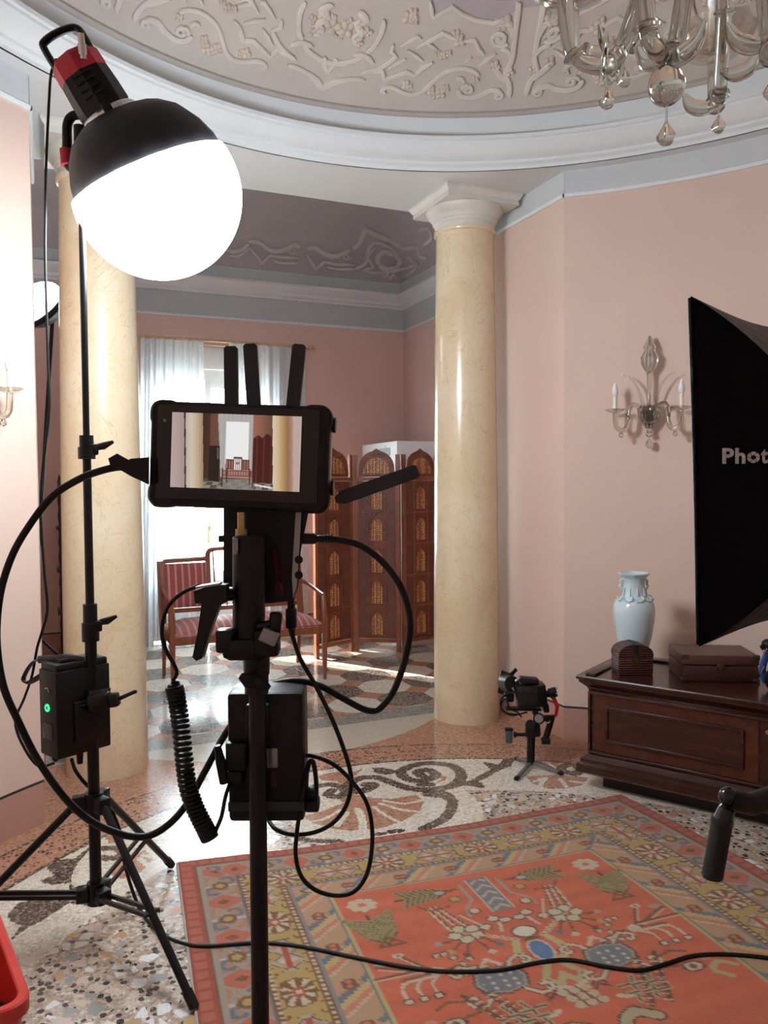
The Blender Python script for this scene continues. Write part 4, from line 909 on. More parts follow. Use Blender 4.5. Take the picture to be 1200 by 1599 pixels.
# dotted guard, yellow main border
for a, b in ((.205, .222), (.338, .362)):
    bd(bz(a, b), BRN); bd(bz(a, b) & (np.abs(Dd - (a + b) / 2) < .006) & (np.mod(U, .022) < .011), CRM)
bd(bz(.222, .338), YEL); P2 = .40; u2 = np.mod(U + .06, P2) - P2 / 2; d2 = Dd - .28
oct_ = np.maximum(np.abs(u2), np.abs(d2) * 1.35) + .3 * np.minimum(np.abs(u2), np.abs(d2))
bd(bz(.222, .338) & (oct_ < .072), BRN); ang_ = np.arctan2(d2, u2); bd(bz(.222, .338) & (oct_ < .066) & (np.sin(ang_ * 8) > .1), CRM); bd(bz(.222, .338) & (oct_ < .026), DRD); bd(bz(.222, .338) & (oct_ < .012), CRM)
u2b = np.abs(u2) - P2 / 2; zz = np.abs(d2) + .045 * np.abs(np.mod(u2b * 26, 2) - 1)
bd(bz(.23, .33) & (np.abs(u2b) < .092) & (zz < .058), DK); bd(bz(.23, .33) & (np.abs(u2b) < .088) & (zz < .052), (.36, .36, .34)); bd(bz(.23, .33) & (np.abs(u2b) < .084) & (zz < .040), PNK); bd(bz(.23, .33) & (np.abs(u2b) < .08) & (np.abs(d2) + .05 * np.abs(np.mod(u2b * 30, 2) - 1) < .034), CRM); bd(bz(.23, .33) & (np.abs(u2b) < .075) & (np.abs(d2) < .008), DRD)
bd(bz(.222, .338) & (np.abs(np.abs(d2) - .045) < .005) & (np.abs(u2b) < .105) & (np.abs(u2b) > .088), BRN)
bd(bz(.222, .338) & (np.mod(U, .05) < .008) & (np.abs(d2) > .048), BRN)
# inner border: stepped blue and yellow diagonals with small flowers
bd(bz(.362, .376), (.20, .21, .22)); bd(bz(.376, .482), (.42, .27, .16)); P3 = .20; qd = np.floor((Dd - .376) / .013) * .013; u3 = np.mod(U + qd * .85, P3)
bd(bz(.376, .482) & (u3 < .030), BLU); bd(bz(.376, .482) & (u3 >= .030) & (u3 < .062), (.48, .36, .16)); bd(bz(.376, .482) & (u3 >= .062) & (u3 < .088), (.50, .18, .11)); bd(bz(.376, .482) & (u3 >= .088) & (u3 < .102), CRM, .7)
u3c = np.mod(U, P3) - P3 / 2 - .05; bd(bz(.376, .482) & (np.hypot(u3c, Dd - .425) < .026), BRN); bd(bz(.376, .482) & (np.hypot(np.abs(u3c) - .011, Dd - .425) < .009), (.50, .15, .09)); bd(bz(.376, .482) & (np.hypot(u3c, np.abs(Dd - .425) - .030) < .010), PNK)
bd(bz(.482, .492), (.13, .17, .20)); bd(bz(.492, .50), (.42, .36, .16))
# field motifs
mid = RW / 2
for x in (.583,):
    for a in range(8): dboth(x + .038 * math.cos(a * PI / 4), .525 + .034 * math.sin(a * PI / 4), .016, .014, CRM)
    dboth(x, .525, .030, .026, CRM); dboth(x, .525, .016, .014, (.55, .14, .07))
def leaf(p0, p1, w, n=7):
    p0, p1 = np.array(p0), np.array(p1); d = (p1 - p0); L_ = np.hypot(*d); d /= L_; nn = np.array([-d[1], d[0]])
    both([tuple(p0), tuple(p1)], .006, DK)
    for i in range(n):
        a = p0 + d * L_ * (.2 + .75 * i / n)
        for sg in (-1, 1):
            b = a + nn * sg * w * (1 - .45 * i / n) - d * w * .55; both([tuple(a), tuple(b)], .0065, GRN); both([tuple(a + d * .009), tuple(b + d * .009)], .0032, DK)
leaf((.70, .535), (.90, .525), .055); leaf((.575, .60), (.60, .80), .085, 9); both([(.56, .80), (.60, .75), (.65, .80), (.56, .80)], .005, BRN)
# central blue zigzag band with side stems
for x0, w, c in ((mid, .046, CRM), (mid, .038, (.15, .18, .20))): pt((np.abs(SS - x0) < w) & (TT > .475) & (TT < .72), c)
pt((np.abs(SS - mid) < .030) & (TT > .485) & (TT < .71) & (np.mod(TT + .03 * np.abs(np.mod(SS * 33, 2) - 1), .05) < .018), CRM, .75)
both([(.955, .50), (.95, .62), (.915, .66), (.90, .72)], .006, GRY); both([(.93, .52), (.90, .53)], .006, BRN)
for x, y, c in ((.865, .53, (.30, .38, .36)), (.90, .59, YEL), (.93, .69, CRM), (.965, .76, CRM), (1.0, .78, CRM), (.92, .80, CRM)): dboth(x, y, .024, .020, DK); dboth(x, y, .018, .015, c)
both([(.87, .70), (.90, .76), (.92, .80)], .005, CRM); both([(.975, .79), (.96, .84)], .006, CRM)
# flowers on stems
for dx in (-.03, 0, .03): both([(.80 + dx * .6, .62), (.835 + dx, .78)], .005, CRM); both([(.806 + dx * .6, .62), (.841 + dx, .78)], .0025, DK)
both([(.76, .60), (.79, .64), (.86, .63)], .005, BRN)
for a in range(5): dboth(.845 + .038 * math.cos(.6 + a * 2 * PI / 5), .815 + .034 * math.sin(.6 + a * 2 * PI / 5), .027, .025, DK); dboth(.845 + .038 * math.cos(.6 + a * 2 * PI / 5), .815 + .034 * math.sin(.6 + a * 2 * PI / 5), .022, .020, (.50, .46, .33))
dboth(.845, .815, .012, .011, PNK)
for a, b, c in (((.80, .84), (.74, .845), GRY), ((.81, .86), (.76, .90), YEL), ((.86, .86), (.88, .94), CRM), ((.88, .85), (.92, .91), BLU), ((.83, .87), (.80, .93), BRN)): both([a, b], .0045, BRN); dboth(b[0], b[1], .014, .013, c)
# vase in the middle
disk(mid + .0, .868, .046, .036, DK); disk(mid, .868, .040, .030, (.62, .58, .48))
for k in range(5): dboth(mid - .05 - .018 * k, .905 - .014 * k, .012, .010, CRM); dboth(mid - .05 - .018 * k, .905 - .014 * k, .005, .004, DRD)
disk(mid, .985, .040, .066, CRM); disk(mid, .985, .031, .055, (.05, .17, .34)); both([(mid - .055, .92), (mid - .075, .97), (mid - .06, 1.03), (mid - .02, 1.06)], .013, (.46, .40, .20)); disk(mid, .915, .03, .012, BRN)
both([(mid - .02, 1.06), (mid - .06, 1.13), (mid - .03, 1.17), (mid, 1.12)], .012, (.40, .36, .18)); both([(mid - .07, 1.17), (mid - .01, 1.19)], .008, CRM)
both([(.975, 1.20), (.955, 1.18), (.93, 1.20)], .005, DK); both([(.975, 1.22), (.955, 1.20), (.93, 1.22)], .005, DK)
# blue studded medallions with hooks
for cx2, cy2 in ((.843, 1.085), (.70, 1.62)):
    m8 = lambda r: np.maximum(np.abs(SS - cx2), np.abs(TT - cy2) * 1.2) + .35 * np.minimum(np.abs(SS - cx2), np.abs(TT - cy2))
    for xx in (cx2, RW - cx2):
        q = np.maximum(np.abs(SS - xx), np.abs(TT - cy2) * 1.25) + .35 * np.minimum(np.abs(SS - xx), np.abs(TT - cy2)); pt(q < .088, DK); pt(q < .080, GRY); pt(q < .070, (.13, .17, .20)); pt((q < .060) & (np.mod(SS - xx, .034) < .012) & (np.mod(TT - cy2, .030) < .012), CRM)
        for sx in (-1, 1):
            for sy in (-1, 1):
                pl_(sp2([(xx + sx * .05, cy2 + sy * .06), (xx + sx * .085, cy2 + sy * .095), (xx + sx * .125, cy2 + sy * .085), (xx + sx * .12, cy2 + sy * .055), (xx + sx * .10, cy2 + sy * .06)]), .010, DK)
                pl_(sp2([(xx + sx * .05, cy2 + sy * .06), (xx + sx * .085, cy2 + sy * .095), (xx + sx * .125, cy2 + sy * .085), (xx + sx * .12, cy2 + sy * .055), (xx + sx * .10, cy2 + sy * .06)]), .0065, CRM)
        pl_([(xx - .03, cy2 - .075), (xx, cy2 - .11), (xx + .03, cy2 - .075)], .008, CRM)
# plant sprays
for a, b in (((.68, .98), (.52, .90)), ((.68, .98), (.60, .86)), ((.68, .98), (.57, .99)), ((.66, .955), (.50, .955))): both([a, b], .0055, BRN); both([(a[0], a[1] + .012), (b[0], b[1] + .012)], .0025, CRM)
for x, y in ((.755, .93), (.77, .97), (.80, .95), (.735, .90), (.79, 1.0), (.82, 1.005), (.76, 1.02), (.71, .90)): dboth(x, y, .016, .014, DK); dboth(x, y, .011, .010, (.44, .38, .27))
both([(.69, .99), (.76, .97)], .004, BRN); dboth(.685, .98, .022, .022, CRM); dboth(.60, .86, .018, .014, CRM); dboth(.60, .86, .006, .005, BLU); dboth(.54, .885, .024, .013, GRY)
for x in (.56, .605, .65): both(sp2([(.67, 1.0), (x + .03, 1.0), (x, 1.03), (x, 1.08)]), .005, CRM); dboth(x, 1.09, .018, .016, DK); dboth(x, 1.09, .011, .010, CRM)
# combs and lattice
for x in (.71, .77):
    both([(x, 1.12), (x + .10, 1.34)], .007, DK)
    for k in range(9): both([(x + .011 * k + .006, 1.135 + .024 * k), (x + .011 * k + .028, 1.125 + .024 * k)], .0035, BRN); both([(x + .011 * k + .004, 1.145 + .024 * k), (x + .011 * k + .026, 1.135 + .024 * k)], .002, CRM)
both([(.73, 1.20), (.62, 1.22)], .005, BRN); dboth(.645, 1.225, .036, .026, DK); dboth(.645, 1.225, .029, .020, CRM); dboth(.645, 1.225, .014, .010, BRN); dboth(.585, 1.20, .018, .012, PNK); both([(.72, 1.15), (.66, 1.13), (.62, 1.15)], .005, BRN)
for k in range(-1, 2):
    for j in range(-1, 2): disk(mid + .036 * k + .01 * j, 1.235 + .032 * j, .0165, .0145, (.44, .40, .28))
pt((np.abs(np.abs(SS - mid - .01 * (TT - 1.235) / .032) - .018) < .003) & (np.abs(TT - 1.235) < .048), DK); both([(.93, 1.27), (.90, 1.28)], .010, CRM)
for o in (-.028, .028): both([(.82 + o, 1.20), (.86 + o, 1.31)], .009, (.36, .32, .20)); both([(.82 + o, 1.20), (.86 + o, 1.31)], .003, DK)
for o in (-.018, .018): both([(.77, 1.27 + o), (.91, 1.25 + o)], .008, (.36, .32, .20)); both([(.77, 1.27 + o), (.91, 1.25 + o)], .003, DK)
both([(.88, 1.38), (.93, 1.34), (.97, 1.36), (1.0, 1.42)], .022, DK); both([(.88, 1.38), (.93, 1.34), (.97, 1.36), (1.0, 1.42)], .016, (.40, .36, .22)); pt((np.hypot(SS - mid, TT - 1.50) < .12) & (np.mod(np.hypot(SS - mid, TT - 1.50), .04) < .02), PNK)
both(sp2([(.52, 1.26), (.56, 1.23), (.60, 1.26), (.57, 1.30)]), .010, (.40, .36, .20))
# shape: edges of the real rug bow slightly
un = SS / RW; PX = FLc.x + (FRc.x - FLc.x) * un; PY = FLc.y + (FRc.y - FLc.y) * un
bow = .055 * np.sin(PI * un) * np.clip(1 - TT / 1.2, 0, 1)
PX = PX + TT * (-.0956 * (1 - un) - .027 * un) + .025 * un * np.sin(PI * np.clip(TT / 1.4, 0, 1)); PY = PY - TT * .997 - bow
PZ = np.full(PX.shape, .009) + .0012 * np.sin(SS * 9) * np.sin(TT * 7 + 1)
V = np.stack([PX, PY, PZ], -1).reshape(-1, 3); i = (np.arange(NTt - 1)[:, None] * NS + np.arange(NS - 1)[None]).ravel(); Fq = np.stack([i, i + NS, i + NS + 1, i + 1], -1)
edge = list(range(NS)) + [NS * (k + 1) - 1 for k in range(1, NTt)] + [NS * (NTt - 1) + k for k in range(NS - 2, -1, -1)] + [NS * k for k in range(NTt - 2, 0, -1)]
Vb = V[edge].copy(); Vb[:, 2] = .0008
n0 = len(V); m_ = len(edge); Fe = np.array([[edge[k], edge[(k + 1) % m_], n0 + (k + 1) % m_, n0 + k] for k in range(m_)])
VA_ = np.concatenate([V, Vb]); FA = np.concatenate([Fq, Fe]); CA = np.concatenate([R3.reshape(-1, 3), R3.reshape(-1, 3)[edge]])
rug = Thing('carpet', 'large red oriental carpet with yellow and blue borders on the mosaic floor', 'carpet', (.1, 2.0, 0))
me = bpy.data.meshes.new('pile'); VA_ = VA_ - np.array([.1, 2.0, 0]); me.vertices.add(len(VA_)); me.vertices.foreach_set('co', VA_.astype(np.float32).ravel()); me.loops.add(FA.size); me.loops.foreach_set('vertex_index', FA.astype(np.int32).ravel()); me.polygons.add(len(FA))
me.polygons.foreach_set('loop_start', np.arange(0, FA.size, 4, dtype=np.int32)); me.polygons.foreach_set('loop_total', np.full(len(FA), 4, np.int32)); me.update(); me.validate()
me.color_attributes.new('knots', 'FLOAT_COLOR', 'POINT').data.foreach_set('color', np.concatenate([CA, np.ones((len(CA), 1))], 1).astype(np.float32).ravel())
t = NT('knotted wool'); n = t.noise(260, 2, .7); n2 = t.noise(5, 4); n9 = t.noise(28, 5, .7); kc = t.mix(t.math('MULTIPLY', n.outputs[0], .34), t.attr('knots'), (.17, .10, .06)); kc = t.mix(t.math('MULTIPLY_ADD', n9.outputs[0], .6, -.22), kc, (.36, .20, .13)); kc = t.mix(t.math('MULTIPLY', n2.outputs[0], .22), kc, (.45, .30, .20), 'MULTIPLY')
t.set(color=kc, rough=.95, spec=.1, sheen=.12); t.bump(n.outputs[0], .5, .003); me.materials.append(t.m)
po = bpy.data.objects.new('pile', me); COL.objects.link(po); po.parent = rug.o
for nm, row in (('fringe', 0), ('side_binding', 1)):
    mb = MB(); rr5 = random.Random(2)
    if row == 0:
        for k in range(0, NS, 2):
            p = Vector((PX[0, k], PY[0, k], .004)); q = p + Vector((rr5.uniform(-.012, .012), rr5.uniform(.008, .022), 0)); q.z = .003; mb.bar(rug.w(p), rug.w(q), .003, .002)
    else: mb.tube([rug.w((PX[k, 0] - .003, PY[k, 0], .006)) for k in range(0, NTt, 6)], .005, 6)
    o_ = rug.part(nm, mb, plain('grey wool warp', (.36, .33, .27), .9)); 
    if row == 0: o_['kind'] = 'stuff'

# ------------------------------------------------------------------ carved chest with vase and boxes
t = NT('dark polished mahogany'); mv = t.mapv((2, 18, 18)); n = t.noise(1.6, 6, .6, mv, 1.0)
t.set(color=t.ramp(n.outputs[0], [(.2, (.018, .005, .0035)), (.5, (.036, .0095, .006)), (.8, (.062, .018, .010))]), rough=.24, spec=.5, coat=.3); M_mahog = t.m
t = NT('reddish burl panel'); n = t.noise(5, 7, .65, None, 2.5)
t.set(color=t.ramp(n.outputs[0], [(.2, (.026, .006, .0035)), (.5, (.062, .015, .0075)), (.8, (.10, .028, .013))]), rough=.24, coat=.3); M_burl = t.m
CZ = .56
cfl = Vector((1.0, 3.16, 0)); chd = Vector((.498, -.867, 0))
ch = Thing('mahogany_chest', 'long low dark mahogany chest with panelled front against the right wall', 'chest', cfl, math.atan2(chd.y, chd.x))
CLn, CDp = 1.72, .56                                      # local x along the front, y to the wall, z up
OV = .045
def ring(mb, prof, x0, x1, y0, y1):
    vs = []; fs = []
    for o, z in prof: vs += [Vector((x0 - o, y0 - o, z)), Vector((x1 + o, y0 - o, z)), Vector((x1 + o, y1 + o * .3, z)), Vector((x0 - o, y1 + o * .3, z))]
    k = len(prof)
    for i in range(k - 1): fs += [[4 * i + q, 4 * i + (q + 1) % 4, 4 * i + 4 + (q + 1) % 4, 4 * i + 4 + q] for q in range(4)]
    fs += [[0, 1, 2, 3], [4 * k - 4 + q for q in range(4)]]; mb.add(vs, fs)
bx0, bx1, by0, by1 = OV, CLn - OV, OV, CDp
mb = MB(); mb.box2((bx0, by0, .16), (bx1, by1, CZ - .05)); ch.part('carcass', mb, M_mahog)
mb = MB(); ring(mb, [(.0, .155), (.012, .165), (.012, .185), (.0, .195)][::-1] if 0 else [(.035, .08), (.045, .09), (.045, .125), (.03, .135), (.03, .15), (.012, .165), (.0, .18)], bx0, bx1, by0, by1); ch.part('base_moulding', mb, M_mahog, ang=25)
mb = MB(); mb.box2((bx0 + .05, by0 + .06, 0), (bx1 - .05, by1 - .02, .085)); ch.part('recessed_plinth', mb, plain('shadow black plinth wood', (.012, .008, .007), .6))  # shadow under the chest is put into the plinth's near-black colour
mb = MB(); ring(mb, [(.0, CZ - .075), (.006, CZ - .06), (.022, CZ - .045), (.036, CZ - .032), (.036, CZ - .022), (.045, CZ - .018), (.047, CZ - .006), (.043, CZ)], bx0, bx1, by0, by1); tp = ch.part('top', mb, M_mahog, ang=25)
mb = MB(); a = .075
for p, q in (((bx0 - .01, by0 - .02), (bx0 + a * .55, by1 - .0)), ((bx1 - a, by0 + .05), (bx1 - a * .2, by1)), ((bx0 + .05, by1 - a * .9), (bx1 - .05, by1 - .002))): mb.box2((p[0], p[1], CZ - .001), (q[0], q[1], CZ + .012), r=.005)
ch.part('top_rim', mb, M_mahog, tp)
ps = [(.10, .73), (.82, .82 + .72)]
for x0, x1 in ((.09, .80), (.90, 1.61)):
    z0, z1 = .215, .45
    mb = MB(); mb.box2((x0 - .015, by0 - .006, z0 - .02), (x1 + .015, by0 + .01, z1 + .02)); pn = ch.part('front_panel', mb, M_burl)
    mb = MB()
    fr = .05
    for o, w, dpt in ((0, .016, .020),):
        X0, X1, Z0, Z1 = x0 + fr + o, x1 - fr - o, z0 + fr * .75, z1 - fr * .75
        mb.bar((X0, by0 - .008, Z0 - w / 2), (X0, by0 - .008, Z1 + w / 2), w, dpt, (0, 1, 0), .004); mb.bar((X1, by0 - .008, Z0 - w / 2), (X1, by0 - .008, Z1 + w / 2), w, dpt, (0, 1, 0), .004); mb.bar((X0, by0 - .008, Z0), (X1, by0 - .008, Z0), dpt, w, (0, 0, 1), .004); mb.bar((X0, by0 - .008, Z1), (X1, by0 - .008, Z1), dpt, w, (0, 0, 1), .004)
    ch.part('panel_moulding', mb, M_mahog, pn)
    mb = MB(); mb.box2((X0, by0 - .009, Z0), (X1, by0 - .004, Z1)); ch.part('panel_field', mb, M_mahog, pn)
mb = MB(); w = .014
for X0, X1 in ((.05, 1.665),): mb.bar((X0, by0 - .006, .185), (X1, by0 - .006, .185), .016, w, (0, 0, 1), .004); mb.bar((X0, by0 - .006, CZ - .085), (X1, by0 - .006, CZ - .085), .016, w, (0, 0, 1), .004)
mb.bar((.052, by0 - .006, .18), (.052, by0 - .006, CZ - .08), w, .016, (0, 1, 0), .004); ch.part('front_bead', mb, M_mahog)
mb = MB(); mb.box2((.835, by0 - .004, .19), (.865, by0 + .0, CZ - .08)); ch.part('centre_stile', mb, M_mahog)
mb = MB(); mb.cyl((.85, by0 - .012, .425), (.85, by0, .425), .008); ch.part('keyhole', mb, brass)
TZ = CZ + .001
# porcelain vase
t = NT('pale celadon porcelain'); n = t.noise(3, 3); t.set(color=t.ramp(n.outputs[0], [(.3, (.56, .69, .74)), (.7, (.62, .745, .79))]), rough=.12, coat=.5); M_porc = t.m
pv = atz(990, 1037, TZ)
va = Thing('porcelain_vase', 'tall pale blue white porcelain vase on the chest by the wall', 'vase', (pv.x, pv.y, TZ))
dv = (Vector(pv) - CAM).dot(CF); kk = dv / FPX
prof = [(.001, 0), (.052, 0), (.056, .006), (.056, .018), (.066, .06), (.085, .14), (.098, .22), (.103, .275), (.1, .312), (.088, .338), (.068, .352), (.058, .362), (.053, .385), (.052, .42), (.056, .445), (.066, .462), (.075, .468), (.076, .475), (.07, .478), (.055, .462), (.048, .43), (.048, .40), (.001, .395)]
mb = MB(); mb.lathe([(r * 1.02, z * .99) for r, z in prof], 48); va.part('body', mb, M_porc, ang=50)
for sx in (-1, 1):
    d = (CR - CR.z * Vector((0, 0, 1))).normalized() * sx
    mb = MB(); mb.tube(spline([d * .052 + Vector((0, 0, .44)), d * .068 + Vector((0, 0, .432)), d * .066 + Vector((0, 0, .415)), d * .072 + Vector((0, 0, .402)), d * .062 + Vector((0, 0, .388)), d * .054 + Vector((0, 0, .38))], 5), .0065, 8); va.part('handle', mb, M_porc)
for k in range(5):
    a = -YAW - PI / 2 + (k - 2) * .62; d = Vector((math.cos(a), math.sin(a), 0)); e = Vector((-d.y, d.x, 0))
    mb = MB(); mb.tube(spline([d * .084 + e * -.022 + Vector((0, 0, .352)), d * .092 + e * -.012 + Vector((0, 0, .338)), d * .094 + e * .010 + Vector((0, 0, .337)), d * .086 + e * .022 + Vector((0, 0, .350)), d * .074 + e * .012 + Vector((0, 0, .358))], 5), .0042, 7)
    mb.tube([d * .064 + Vector((0, 0, .358)), d * .060 + Vector((0, 0, .38)), d * .056 + Vector((0, 0, .398))], [.0045, .003, .0015], 7); va.part('applied_dragon', mb, M_porc)
# domed trinket box
t = NT('old red lacquer'); zc = t.sep(t.co)[2]; w_ = t.math('SINE', t.math('MULTIPLY', zc, 560)); n = t.noise(40, 4)
t.set(color=t.ramp(n.outputs[0], [(.3, (.038, .010, .009)), (.7, (.070, .020, .016))]), rough=.4); t.bump(w_, .5, .002); M_lac = t.m
pd = atz(988, 1052, TZ); dd_ = (pd - CAM).dot(CF); kd = dd_ / FPX
db = Thing('domed_box', 'small dark red domed trinket box with brass clasp in front of the vase', 'box', (pd.x + .015, pd.y + .02, TZ), -YAW + .05)
hw_ = 27.5 * kd
mb = MB(); mb.box2((-hw_, -.055, 0), (hw_, .055, .088), r=.006); db.part('base', mb, M_lac)
mb = MB(); n = 16; prof = [(hw_ * math.cos(PI * i / n) * 1.01, .088 + .062 * math.sin(PI * i / n) ** .75) for i in range(n + 1)]; mb.prism(prof, (0, -.056, 0), (1, 0, 0), (0, 0, 1), (0, .112, 0)); db.part('domed_lid', mb, M_lac)
dbrass = plain('dark tarnished brass', (.10, .075, .03), .42, .8)
mb = MB(); mb.prism([(-.026, .075), (-.02, .06), (-.018, .05), (.018, .05), (.02, .06), (.026, .075), (.02, .088), (.012, .094), (-.012, .094), (-.02, .088)], (0, -.0575, 0), (1, 0, 0), (0, 0, 1), (0, .004, 0)); mb.box((0, -.059, .068), (.012, .006, .02), r=.002); db.part('clasp', mb, dbrass)
mb = MB(); mb.tube([(0, -.058, .10), (0, -.058, .146), (0, -.02, .152), (0, .05, .151)], .011, 6, flat=.25, up=(1, 0, 0)); db.part('lid_strap', mb, plain('dark iron strap', (.035, .03, .028), .5, .6))
# flat wooden case
pf = atz(1066, 1064, TZ); pr = atz(1186, 1066, TZ); fd = (pr - pf); rz_ = math.atan2(fd.y, fd.x); FWl = min(fd.length, .36)
M_case = plain('brown red leather case', (.045, .014, .010), .42, var=.25, scale=25)
fb = Thing('flat_case', 'flat brown wooden case with metal latch lying on the chest right of the vase', 'box', (pf.x, pf.y, TZ), rz_)
FWl = fd.length
mb = MB(); mb.box2((0, 0, 0), (FWl, .25, .075), r=.005); fb.part('base', mb, M_case)
mb = MB(); mb.box2((-.002, -.002, .078), (FWl + .002, .252, .125), r=.006); fb.part('lid', mb, plain('brown red leather lid', (.085, .033, .024), .42, var=.25, scale=25))
mb = MB(); mb.box((FWl * .5, -.004, .072), (.036, .008, .036), r=.003); mb.box((FWl * .5, -.009, .062), (.016, .006, .024), r=.003); fb.part('latch', mb, dbrass)
for x in (0.012, FWl - .012):
    mb = MB(); mb.box2((x - .016, -.003, .001), (x + .016, .022, .016), r=.002); mb.box2((x - .016, -.003, .104), (x + .016, .022, .1265), r=.002); fb.part('corner_guard', mb, plain('dark case corner', (.03, .022, .02), .5))
# blue headset at the frame's edge
hp_ = atz(1203, 1076, TZ); hd = (hp_ - CAM).dot(CF)
bl_ = Thing('blue_strap_pouch', 'blue and black strapped item at the right end of the chest', 'pouch', (hp_.x + .02, hp_.y, TZ), -YAW)
mb = MB(); mb.tube(spline([(-.032, 0, .03), (-.048, 0, .075), (-.04, .0, .13), (-.005, 0, .19), (.04, 0, .20)], 6), .016, 10, flat=.7); bl_.part('blue_band', mb, plain('blue nylon', (.012, .06, .23), .5))
mb = MB(); mb.tube([(.0 + .042 * math.cos(2 * PI * i / 24), -.02, .048 + .047 * math.sin(2 * PI * i / 24)) for i in range(24)], .008, 8, closed=True); bl_.part('black_loop', mb, black_rubber)
mb = MB(); mb.sph((-.025, 0, .20), (.028, .03, .026), 12, 8); mb.cyl((-.055, 0, .185), (-.02, 0, .20), .012); bl_.part('black_cap', mb, black)
mb = MB(); mb.bar((-.052, -.012, .165), (-.036, -.018, .19), .006, .006); bl_.part('buckle', mb, chrome)
mb = MB(); mb.bar((-.062, -.01, .075), (-.048, -.012, .105), .006, .005); bl_.part('strap_clip', mb, chrome)

# ------------------------------------------------------------------ glass sconces and chandelier
def glass(name, col, rough=.06):
    t = NT(name); n = t.noise(30, 2); t.set(color=t.ramp(n.outputs[0], [(.3, tuple(c * .93 for c in col)), (.7, col)]), rough=rough, trans=1.0, ior=1.42); return t.m
M_mur = glass('clear blown glass', (.86, .86, .82))
M_smoke = glass('smoky blown glass', (.80, .79, .72), .05)
M_glow2 = glass('iridescent milky glass', (.90, .92, .92), .18)
t = NT('thin pale glass'); a_ = t.new('ShaderNodeBsdfTransparent'); a_.inputs[0].default_value = (.84, .85, .82, 1); g_ = t.new('ShaderNodeBsdfGlossy'); g_.inputs[0].default_value = (.9, .9, .88, 1); g_.inputs['Roughness'].default_value = .12; x_ = t.new('ShaderNodeMixShader'); n = t.noise(22, 3)
t.link(t.math('MULTIPLY_ADD', n.outputs[0], .4, .12), x_.inputs[0]); t.link(a_.outputs[0], x_.inputs[1]); t.link(g_.outputs[0], x_.inputs[2]); t.link(x_.outputs[0], t.out.inputs[0]); M_thin = t.m
def sconce(p, nrm, label):
    rz = math.atan2(nrm.y, nrm.x) + PI / 2                     # local -y points into the room
    T = Thing('wall_sconce', label, 'wall lamp', p, rz, 'glass wall sconces')
    mb = MB(); mb.lathe([(.001, -.075), (.018, -.07), (.034, -.04), (.05, -.005), (.058, .03), (.052, .05), (.03, .056), (.001, .056)], 20, (0, -.055, .0), None, .08, 10); mb.cyl((0, -.05, .0), (0, .0, .0), .03); T.part('wall_cup', mb, M_mur)
    mb = MB(); mb.lathe([(.001, -.05), (.012, -.045), (.02, -.03), (.012, -.018), (.016, -.008), (.008, 0)], 14, (0, -.055, -.07)); mb.lathe([(.001, -.055), (.014, -.05), (.02, -.035), (.014, -.018), (.004, 0)], 12, (0, -.055, -.125), None, .12, 6); T.part('bottom_drop', mb, M_mur)
    mb = MB(); mb.lathe([(.001, 0), (.016, 0), (.012, .03), (.013, .17), (.016, .18), (.009, .19)], 14, (0, -.055, .05)); T.part('stem', mb, M_mur)
    mb = MB(); mb.lathe([(.001, 0), (.02, .012), (.038, .05), (.042, .085), (.03, .11), (.024, .125), (.03, .14), (.016, .17), (.007, .20), (.001, .205)], 18, (0, -.055, .23), None, .14, 9); T.part('flower_finial', mb, M_glow2)
    for sx in (-1, 1):
        mb = MB(); mb.tube(spline([(sx * .04, -.06, .035), (sx * .068, -.085, .058), (sx * .092, -.10, .05), (sx * .102, -.105, -.01), (sx * .115, -.11, -.065), (sx * .14, -.115, -.078), (sx * .165, -.12, -.055), (sx * .172, -.12, .015)], 7), .0135, 12); ar = T.part('arm', mb, M_smoke)
        mb = MB(); mb.tube([(sx * .100, -.105, .0), (sx * .105, -.105, -.006)], .019, 12); T.part('arm_bead', mb, M_mur, ar)
        mb = MB(); mb.lathe([(.001, -.03), (.01, -.026), (.014, -.015), (.005, 0)], 10, (sx * .14, -.115, -.09)); T.part('arm_drop', mb, M_mur, ar)
        mb = MB(); mb.lathe([(.012, .0), (.03, .006), (.05, .018), (.052, .022), (.03, .012), (.012, .008)], 20, (sx * .172, -.12, .015), None, .1, 8); T.part('drip_pan', mb, M_thin)
        mb = MB(); mb.lathe([(.001, 0), (.011, 0), (.011, .082), (.001, .084)], 14, (sx * .172, -.12, .024)); cd = T.part('candle_sleeve', mb, ivory)
        mb = MB(); mb.lathe([(.001, 0), (.011, .002), (.0165, .018), (.017, .032), (.011, .055), (.004, .074), (.001, .078)], 16, (sx * .172, -.12, .106)); T.part('bulb', mb, bulb_white, cd)
        mb = MB(); pts = spline([(sx * .03, -.055, .05), (sx * .05, -.07, .13), (sx * .09, -.075, .20), (sx * .15, -.07, .235)], 6); mb.tube(pts, [.010 - .009 * i / (len(pts) - 1) for i in range(len(pts))], 8, flat=.5); T.part('glass_leaf', mb, M_mur)
tS = math.atan2(1.735 / EA, (3.475 - EC) / EB); pS = ell(tS); nS = Vector((-pS.x / EA ** 2, -(pS.y - EC) / EB ** 2, 0)).normalized()
sconce(Vector((pS.x, pS.y, 1.86)) + nS * .002, nS, 'clear glass wall sconce with two candle bulbs above the white vase')
tL = math.atan2(-1.69 / EA, (3.52 - EC) / EB); pL = ell(tL); nL = Vector((-pL.x / EA ** 2, -(pL.y - EC) / EB ** 2, 0)).normalized()
sconce(Vector((pL.x, pL.y, 1.86)) + nL * .002, nL, 'glass wall sconce cut off at the left edge with one bulb showing')

